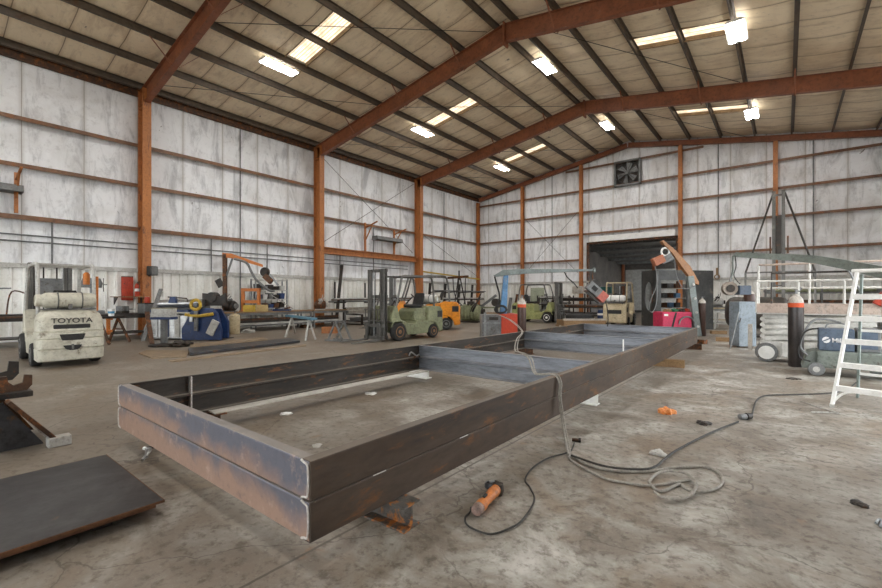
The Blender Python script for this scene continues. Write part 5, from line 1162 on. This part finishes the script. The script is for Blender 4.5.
MB().tube(spline([(X(655), -.02, Z(266)), (X(656), -.05, Z(284)), (X(650), -.05, Z(300)), (X(648), -.05, Z(308)), (X(652), -.05, Z(312)), (X(656), -.05, Z(300)), (X(657), -.05, Z(270))], 6), .017, 6).build('cable', m_grey, t, smooth=True)
t = thing('wire_feeder', 'orange red wire feeder with ring spool at the tip of the tan boom arm', 'wire feeder', at(658, 260.5, 15.35), TH)
R2 = Matrix.Rotation(-.45, 3, 'Y')
MB().box(0, 0, 0, .40, .24, .28, M=R2).build('body', mat('dull_orange', (.55, .24, .13), (.45, .2, .12)), t, bev=.02); MB().box(.32, 0, .12, .3, .2, .16, M=R2).build('motor', m_grey, t, bev=.02)
MB().tube([(.26+.14*math.cos(a), 0, .31+.14*math.sin(a)) for a in [i*PI/10 for i in range(20)]], .035, 8, True).build('spool_ring', m_white, t, smooth=True)
gas_cylinder('dark brown gas cylinder with pale top, right of the pink welding machine', (-2.35, 17.9, 0), .12, 1.42, m_cylb, m_wtop)
for k, (x, y, w) in enumerate(((-2.0, 19.3, 'under the dark rear sheet of the cab'), (-1.5, 16.2, 'right of the brown cylinder beyond the frame'), (-2.1, 15.0, 'just past the far right corner of the frame'))):
    o = MB().box(0, 0, .06, .5, .22, .12).build('timber_block', m_wood if k != 2 else m_rust); o.location = (x, y, 0); o.rotation_euler = (0, 0, .5-.4*k); tag(o, 'wooden block on the floor %s' % w if k != 2 else 'rusty steel block on the floor %s' % w, 'block')
# ---------------------------------------------------------------- tank, lift mast and clutter by the end wall at right
t = thing('steel_tank', 'large horizontal brown grey steel drum behind the scissor lift', 'tank', (-1.0, 17.4, 0))
MB().lathe([(.15, -.62), (.35, -.58), (.48, -.48), (.52, -.36), (.52, .9), (.48, 1.0), (.35, 1.1), (.15, 1.14)], (0, 0, .88), (1, .1, 0), 32).build('shell', mat('tank_steel', (.13, .115, .10), (.085, .078, .07), 2, .4, .4, (.2, .16, .12), .6), t, smooth=True)
for x in (-.2, .7): MB().prism([(-.5, 0), (.5, 0), (.42, .5), (.2, .38), (-.2, .38), (-.42, .5)], 'x', x-.04, x+.04).build('saddle', m_rust, t)
t = thing('lift_mast', 'tall double rail lift mast before the rightmost end wall column', 'mast', (-.19, 19.0, 0))
k = -.19*-SN+19.0*CS; Zt = lambda py: EYE+(HYP-py)*k/FPX
for x in (-.14, .12): MB().box(x, 0, Zt(191)/2, .10, .12, Zt(191)).build('rail', m_mast, t)
for z in (.6, 1.8, 3.0, 4.2, 4.95): MB().box(0, .02, z, .34, .05, .06).build('rung', m_mast, t)
MB().box(-.01, -.08, 3.55, .16, .14, 1.3).build('motor', m_dark, t, bev=.02); MB().box(0, 0, .03, 1.6, 1.2, .06).build('base', m_dark, t)
for s in (-1, 1):
    MB().cyl((s*.16, 0, Zt(193)), (s*.95, 0, Zt(272)), .03).build('brace', m_dark, t); MB().box(s*.95, 0, Zt(272)/2, .06, .06, Zt(272)).build('outrigger_post', m_mast, t)
    MB().box(s*.24, -.03, 3.2, .05, .08, .6).build('guide', m_rust, t)
MB().bar((-.95, 0, Zt(272)), (.95, 0, Zt(272)), .05).build('crossbar', m_mast, t)
rack('pipe_rack', 'steel pipe rack with long bars along the end wall at the far right', (1.3, 27.0, 0), 0, 4.2, .9, 1.9, (.5, 1.1, 1.6), m_grey, 2)
bench('workbench', 'cream legged workbench by the end wall between steel cab and drum', 'table', (-2.5, 26.6, 0), 0, 2.6, .8, .9, m_grey, m_fcream)
engine('pale electric motor on the cream legged workbench by the end wall', (-2.8, 26.6, .9), .2, .9, m_lgrey, m_dark, 31)
bench('workbench', 'low grey steel table behind the drum at the right of the hall', 'table', (-1.5, 22.8, 0), 0, 2.0, .9, .85, m_grey, m_lgrey)
# wall stains / hung tools
for k, (px, py) in enumerate(((718, 276), (714, 270))): pass
t = thing('hanging_chain', 'short tan chain hook hanging on the end wall left of the drum', 'hook', (-2.95, YB-.2, 2.6))
MB().box(0, 0, .2, .10, .05, .4).build('plate', m_wood, t); MB().tube([(.12*math.cos(a), -.02, -.1+.12*math.sin(a)) for a in [i*PI/8 for i in range(16)]], .025, 6, True).build('ring', m_wood, t)
# ---------------------------------------------------------------- scissor lift
m_lift = mat('lift_white', (.82, .81, .77), (.64, .63, .59), 3, .5, 0, (.36, .32, .27), .64, grime=.4)
m_pinkw = mat('lift_pink_board', (.66, .56, .49), (.56, .47, .41), 3, .6, 0, (.4, .38, .35), .62)
def scissor():
    x0, x1, y0, y1 = -.50, 1.62, 11.66, 12.44
    t = thing('scissor_lift', 'dusty white scissor lift with railed platform, lowered, behind the grey cylinder', 'scissor lift', ((x0+x1)/2, (y0+y1)/2, 0))
    B = lambda mb, n, m=m_lift, **k: wb(mb, n, m, t, **k)
    B(MB().bx(x0+.05, x1-.1, y0+.10, y1-.10, .10, .46), 'chassis', bev=.02)
    B(MB().bx(x0+.42, x0+.95, y0+.02, y0+.12, .12, .42), 'battery_box', bev=.02); B(MB().bx(x0+1.0, x1-.5, y0+.02, y0+.12, .14, .44), 'hydraulic_box', m_lgrey, bev=.02)
    for x in (x0+.17, x1-.25):
        for y, s in ((y0+.02, -1), (y1-.02, 1)):
            o = B(MB().lathe([(.02, -.05), (.155, -.055), (.20, -.05), (.205, 0), (.20, .05), (.155, .055), (.02, .05)], (x, y, .206), (0, 1, 0), 28), 'wheel', m_grey, smooth=True)
            i = MB().lathe([(.0, .058), (.14, .058), (.15, .05), (.15, .04), (0, .04)], (x, y, .206), (0, s, 0), 24).build('rim', m_white, o, smooth=True)
            MB().lathe([(.0, .075), (.04, .07), (.045, .055)], (x, y, .206), (0, s, 0), 14).build('hub_cap', m_lgrey, o) if False else None
    for k in range(4):
        z0 = .50+.125*k
        for y, f in ((y0+.10, 1), (y1-.10, 1), (y0+.16, -1), (y1-.16, -1)):
            B(MB().bar((x0+.10, y, z0+(0 if f > 0 else .11)), (x1-.25, y, z0+(.11 if f > 0 else 0)), .05, .085), 'scissor_arm', bev=.006)
        B(MB().cyl((x0+.62+.0, y0+.06, z0+.055), (x0+.62, y1-.06, z0+.055), .025), 'pivot_pin', m_grey)
        B(MB().cyl((x0+.10, y0+.05, z0+.05), (x0+.10, y1-.05, z0+.05), .045), 'arm_knuckle')
    B(MB().bx(x0, x1, y0, y1, 1.03, 1.09), 'platform')
    B(MB().bx(x0, x1, y0-.02, y0, 1.06, 1.26), 'toe_board', m_pinkw); B(MB().bx(x0, x1, y1, y1+.02, 1.06, 1.26), 'toe_board', m_pinkw)
    B(MB().bx(x0-.02, x0, y0, y1, 1.06, 1.26), 'toe_board'); B(MB().bx(x1, x1+.02, y0, y1, 1.06, 1.26), 'toe_board')
    def rail(pts, m=m_lift, n='guard_rail'): B(MB().tube(pts, .022, 8), n, m, smooth=True)
    rail([(x0, y0, 1.74), (x1, y0, 1.74)]); rail([(x0, y0, 1.06), (x0, y0, 1.74)]); rail([(x1, y0, 1.06), (x1, y0, 1.74)])
    for x in (x0+.7, x0+1.4): rail([(x, y0, 1.26), (x, y0, 1.74)])
    rail([(x0, y1, 2.14), (x1, y1, 2.14)], m_pinkw); rail([(x0, y1, 1.6), (x1, y1, 1.6)]); rail([(x0, y1, 1.06), (x0, y1, 2.14)]); rail([(x1, y1, 1.06), (x1, y1, 2.14)])
    rail([(x0, y0, 1.74), (x0, y1, 1.78)]); rail([(x0+.9, y1, 1.06), (x0+.9, y1, 2.14)]); rail([(x1, y0, 1.74), (x1, y1, 1.78)])
    rail([(x0+.25, y0+.3, 1.09), (x0+.25, y0+.3, 1.92), (x1-.3, y0+.3, 1.92)], m_dark)
    B(MB().bx(x0-.16, x0-.08, y0+.05, y0+.12, .22, .80), 'corner_post', m_wtop)
    B(MB().box(x1-.2, y0-.05, 1.36, .16, .1, .26, M=Matrix.Rotation(.5, 3, 'Y')), 'control_box', m_red, bev=.01)
    B(MB().bar((x0+.45, y0+.2, 1.1), (x0+.75, y0+.25, 1.6), .05), 'ladder_rail', m_grey)
scissor()
t = thing('welding_machine', 'pale blue grey cabinet standing left of the scissor lift', 'cabinet', at(747.5, 0, 11.9).xy.to_3d(), TH)
MB().box(0, .2, .65, .48, .42, 1.24).build('cabinet', mat('blue_grey', (.36, .41, .45), (.27, .31, .34), 3, .5, 0, (.2, .2, .2), .66), t, bev=.015); MB().box(0, -.01, .6, .40, .012, 1.0).build('door_panel', mat('blue_grey', (.36, .41, .45)), t)
for x in (-.18, .18): MB().cyl((x-.03, .1, .04), (x+.03, .1, .04), .04).build('caster', m_black, t)
t = thing('wire_spool', 'brown wire spool with pale top on the blue grey cabinet', 'spool', at(749.5, 0, 12.1).xy.to_3d()+V((0, 0, 1.27)), 0)
MB().lathe([(.13, 0), (.14, .01), (.14, .2), (.13, .22)], (0, 0, .001), n=22).build('drum', m_cylb, t, smooth=True); MB().lathe([(0, .22), (.12, .22), (.06, .30), (0, .30)], n=22).build('cap', m_wtop, t, smooth=True)
o = MB().cyl(fl(730, 349), at(739, 312, 11.7), .014).build('leaning_rod', m_galv); tag(centre(o, fl(730, 349)), 'thin steel rod leaning against the blue grey cabinet', 'rod')
o = MB().cyl(fl(732, 344), at(741, 318, 11.75), .010).build('leaning_rod', m_rust); tag(centre(o, fl(732, 344)), 'second thin rusty rod beside the steel rod at the blue grey cabinet', 'rod')
gas_cylinder('tall dark gas cylinder with bright orange band and white shoulder, before the scissor lift', (.155, 11.22, 0), .128, 1.54, m_cyld, m_wtop, m_band)
# ---------------------------------------------------------------- welding cart with boom
m_cart = mat('cart_green_grey', (.29, .32, .29), (.21, .235, .21), 3, .5, 0, (.14, .12, .1), .62)
t = thing('welding_cart', 'long green grey wheeled cart behind the white stepladder', 'cart', (1.2, 10.45, 0))
B = lambda mb, n, m=m_cart, **k: wb(mb, n, m, t, **k)
B(MB().bx(.42, 2.1, 10.15, 10.85, .15, .44), 'base', bev=.03, seg=3); B(MB().prism([(.22, .12), (.42, .12), (.42, .44), (.30, .40)], 'y', 10.2, 10.8), 'nose', m_cart, bev=.01)
for x, y in ((.42, 10.12), (.42, 10.84), (1.85, 10.12), (1.85, 10.84)): B(MB().lathe([(.03, -.035), (.11, -.035), (.12, 0), (.11, .035), (.03, .035)], (x, y, .122), (0, 1, 0), 22), 'wheel', m_grey, smooth=True)
for x, y in ((.42, 10.08), (1.85, 10.08)): B(MB().cyl((x, y-.01, .122), (x, y+.0, .122), .05), 'hub', m_lgrey)
B(MB().tube(spline([(.30, 10.15, .35), (.20, 10.15, .55), (.35, 10.15, .95), (.55, 10.2, 1.0), (.75, 10.2, .95)], 6), .018, 8), 'handle', m_grey, smooth=True)
B(MB().tube(spline([(.34, 10.1, .25), (.18, 10.1, .35), (.25, 10.1, .75), (.45, 10.1, .85)], 6), .013, 8), 'cable', m_black, smooth=True)
def wtext(name, s, size, m, parent, loc, rot, **k):
    o = text(name, s, size, m, parent, loc, rot, **k)
    o.matrix_parent_inverse = (Matrix.Translation(parent.location)@parent.rotation_euler.to_matrix().to_4x4()).inverted(); return o
m_wel = mat('welder_blue_grey', (.17, .215, .28), (.12, .155, .205), 3, .5, 0, (.25, .25, .25), .66)
t = thing('welding_machine', 'blue grey boxed welder with white lettering on the cart', 'welder', (.68, 10.5, .44))
B(MB().bx(.46, .93, 10.3, 10.75, .44, .83), 'cabinet', m_wel, bev=.02); B(MB().bx(.47, .92, 10.292, 10.30, .46, .81), 'side_panel', m_wel)
mw = mat('letter_white', (.85, .85, .85), (.8, .8, .8))
wtext('lettering', 'Miller', .105, mw, t, (.755, 10.288, .63), (PI/2, 0, 0), sx=1.0)
B(MB().lathe([(0, 0), (.055, 0), (.055, .004), (0, .004)], (.56, 10.290, .635), (0, -1, 0), 20), 'logo_disc', mw)
B(MB().bar((.50, 10.283, .60), (.62, 10.283, .67), .006, .018), 'logo_slash', m_wel)
B(MB().tube(spline([(.55, 10.4, .83), (.6, 10.4, .92), (.8, 10.4, .92), (.85, 10.4, .83)], 5), .012, 6), 'lifting_handle', m_galv)
t = thing('control_cabinet', 'darker blue grey box on the cart right of the lettered welder', 'cabinet', (1.1, 10.5, .44)); B(MB().bx(.96, 1.26, 10.35, 10.8, .44, .85), 'cabinet', m_grey, bev=.02); B(MB().bx(1.0, 1.22, 10.335, 10.35, .50, .80), 'door', m_wel)
t = thing('boom_arm', 'green grey boom arching from a post behind the stepladder to the hanging feeder', 'boom', (1.45, 10.98, 0))
B(MB().box(1.45, 10.98, .98, .20, .18, 1.95), 'post', m_cart, bev=.01); B(MB().box(1.45, 10.98, .02, .5, .22, .04), 'base', m_cart)
def P3(px, py, t): return at(px, py, t)
bt = lambda px: 7.75+(882-px)/149*2.35
pts = [(886, 273), (866, 269), (845, 264.5), (815, 259.5), (790, 257.5), (760, 256), (736, 254.5)]
mb = MB(); rings = []
for i, (px, py) in enumerate(pts):
    c = P3(px, py, bt(px)); h = .11-.055*i/6; d = V((.7, -.35, 0)).normalized(); n_ = V((.35, .7, 0)).normalized()*(.05-.02*i/6)
    rings.append([c+n_+V((0, 0, h)), c-n_+V((0, 0, h)), c-n_-V((0, 0, h)), c+n_-V((0, 0, h))])
mb.loft(rings); B(mb, 'arm', m_cart)
B(MB().tube([P3(736, 254.5, 10.05), P3(733, 256, 10.1), P3(732.5, 262, 10.1), P3(733, 270, 10.1), P3(731, 279, 10.1)], .022, 8), 'drop_pipe', m_cart, smooth=True)
B(MB().tube(spline([P3(735, 256, 10.0), P3(736, 266, 10.0), P3(734, 276, 10.0), P3(740, 284, 10.0)], 6), .012, 6), 'cable', m_black, smooth=True)
B(MB().cyl(P3(846, 266, bt(846)), P3(860, 291, bt(846)-.1), .016), 'stay_rod', m_galv)
t = thing('wire_feeder', 'round faced wire feeder hanging from the end of the long green grey boom', 'wire feeder', at(729.5, 288.5, 10.1), TH)
MB().lathe([(.03, -.06), (.15, -.07), (.165, -.03), (.165, .05), (.15, .07), (.03, .07)], (0, 0, 0), (.3, 1, 0), 28).build('spool', m_tank, t, smooth=True); MB().lathe([(0, -.09), (.09, -.09), (.05, .09), (0, .09)], (0, 0, 0), (.3, 1, 0), 16).build('hub', m_dark, t)
MB().box(.34, .05, -.04, .28, .22, .22).build('body', m_wel, t, bev=.02); MB().bar((0, 0, .1), (.04, 0, .28), .03).build('hanger', m_galv, t); MB().bar((.12, 0, 0), (.22, .04, -.02), .08).build('arm', m_grey, t)
# ---------------------------------------------------------------- white stepladder
def ladder():
    F0 = V((.455, 7.38, 0)); w = V((.955, -.297, 0)); d = V((.297, .955, 0)); H_ = 1.74; Wd = .66
    t = thing('stepladder', 'white stepladder standing open at the right edge', 'stepladder', F0)
    B = lambda mb, n, m=m_white, **k: wb(mb, n, m, t, **k)
    up = lambda a, z: V((a.x, a.y, z))
    def fr(s, z):      # front rail point, s=0 left 1 right
        k = z/H_; ins = .15*k
        return F0+w*(ins if s == 0 else Wd-ins)+d*(.42*k)+V((0, 0, z))
    def bk(s, z):
        k = z/H_; ins = .04+.13*k
        return F0+w*(ins if s == 0 else Wd-ins)+d*(.95-.42*k)+V((0, 0, z))
    for s in (0, 1):
        B(MB().bar(fr(s, .01), fr(s, H_-.02), .028, .085, d), 'front_rail')
        B(MB().bar(bk(s, .01), bk(s, H_-.04), .025, .045, d), 'rear_leg', mat('ladder_grey', (.36, .42, .40), (.28, .33, .31), 4))
        B(MB().box(*(fr(s, .02)), .045, .10, .04), 'foot', m_lgrey)
    for z in (.26, .55, .85, 1.14, 1.42):
        a, b = fr(0, z), fr(1, z); B(MB().bar(a, b, .085, .03), 'step', m_white, bev=.004)
        B(MB().bar(a-V((0, 0, .025))-d*.04, b-V((0, 0, .025))-d*.04, .006, .05), 'step_lip')
    for z in (.35, .95): B(MB().bar(bk(0, z), bk(1, z), .015, .035), 'rear_brace')
    B(MB().bar(bk(0, .05), bk(1, .35), .012, .03), 'rear_diagonal') if False else None
    for s in (0, 1):
        a = fr(s, .06); b = fr(s, .23)+w*(.22 if s == 0 else -.22); m = fr(s, .18)+w*(.08 if s == 0 else -.08)
        B(MB().tube(spline([a, m, b], 6), .014, 6), 'knee_brace', smooth=True)
        B(MB().bar(fr(s, .85), bk(s, .80), .012, .025), 'spreader', m_galv)
    c = (fr(0, H_)+fr(1, H_)+bk(0, H_)+bk(1, H_))/4
    B(MB().box(c.x, c.y, H_, .46, .22, .04, rz=math.atan2(w.y, w.x)), 'top_cap', m_white, bev=.01)
ladder()
o = MB().tube(spline([zf(870, 325), zf(876, 318), zf(882, 322), zf(878, 332)], 6), .008, 6).build('wire_offcut', m_galv, smooth=True); tag(centre(o, zf(876, 325)), 'bent piece of wire on the floor at the right edge below the stepladder', 'wire')
for k, pts in enumerate(([(720, 82), (760, 96), (795, 105)], [(740, 104), (775, 104), (800, 108)])):
    o = MB().tube([zf(x, y, .008) for x, y in pts], .007, 6).build('welding_rod', m_lgrey); tag(centre(o, zf(*pts[0])), ('longer', 'shorter')[k]+' thin grey rod on the floor in front of the stepladder', 'rod')
# ---------------------------------------------------------------- camera, sky, colour
cam = bpy.data.cameras.new('camera'); co = bpy.data.objects.new('camera', cam); C.objects.link(co)
co.location = (0, 0, EYE); co.rotation_euler = (PI/2, 0, TH)
cam.sensor_width = 36; cam.lens = 36*FPX/882; cam.shift_y = (HYP-294)/882; cam.clip_start = .05; cam.clip_end = 300
sc = bpy.context.scene; sc.camera = co
w = bpy.data.worlds.new('world'); sc.world = w; w.use_nodes = True
w.node_tree.nodes['Background'].inputs[0].default_value = (.93, .97, 1, 1); w.node_tree.nodes['Background'].inputs[1].default_value = 3.4
sc.view_settings.view_transform = 'Standard'; sc.view_settings.look = 'None'; sc.view_settings.gamma = 1; sc.view_settings.exposure = .82
sc.cycles.max_bounces = 10; sc.cycles.diffuse_bounces = 7; sc.cycles.use_denoising = True
sc.cycles.sample_clamp_indirect = 6
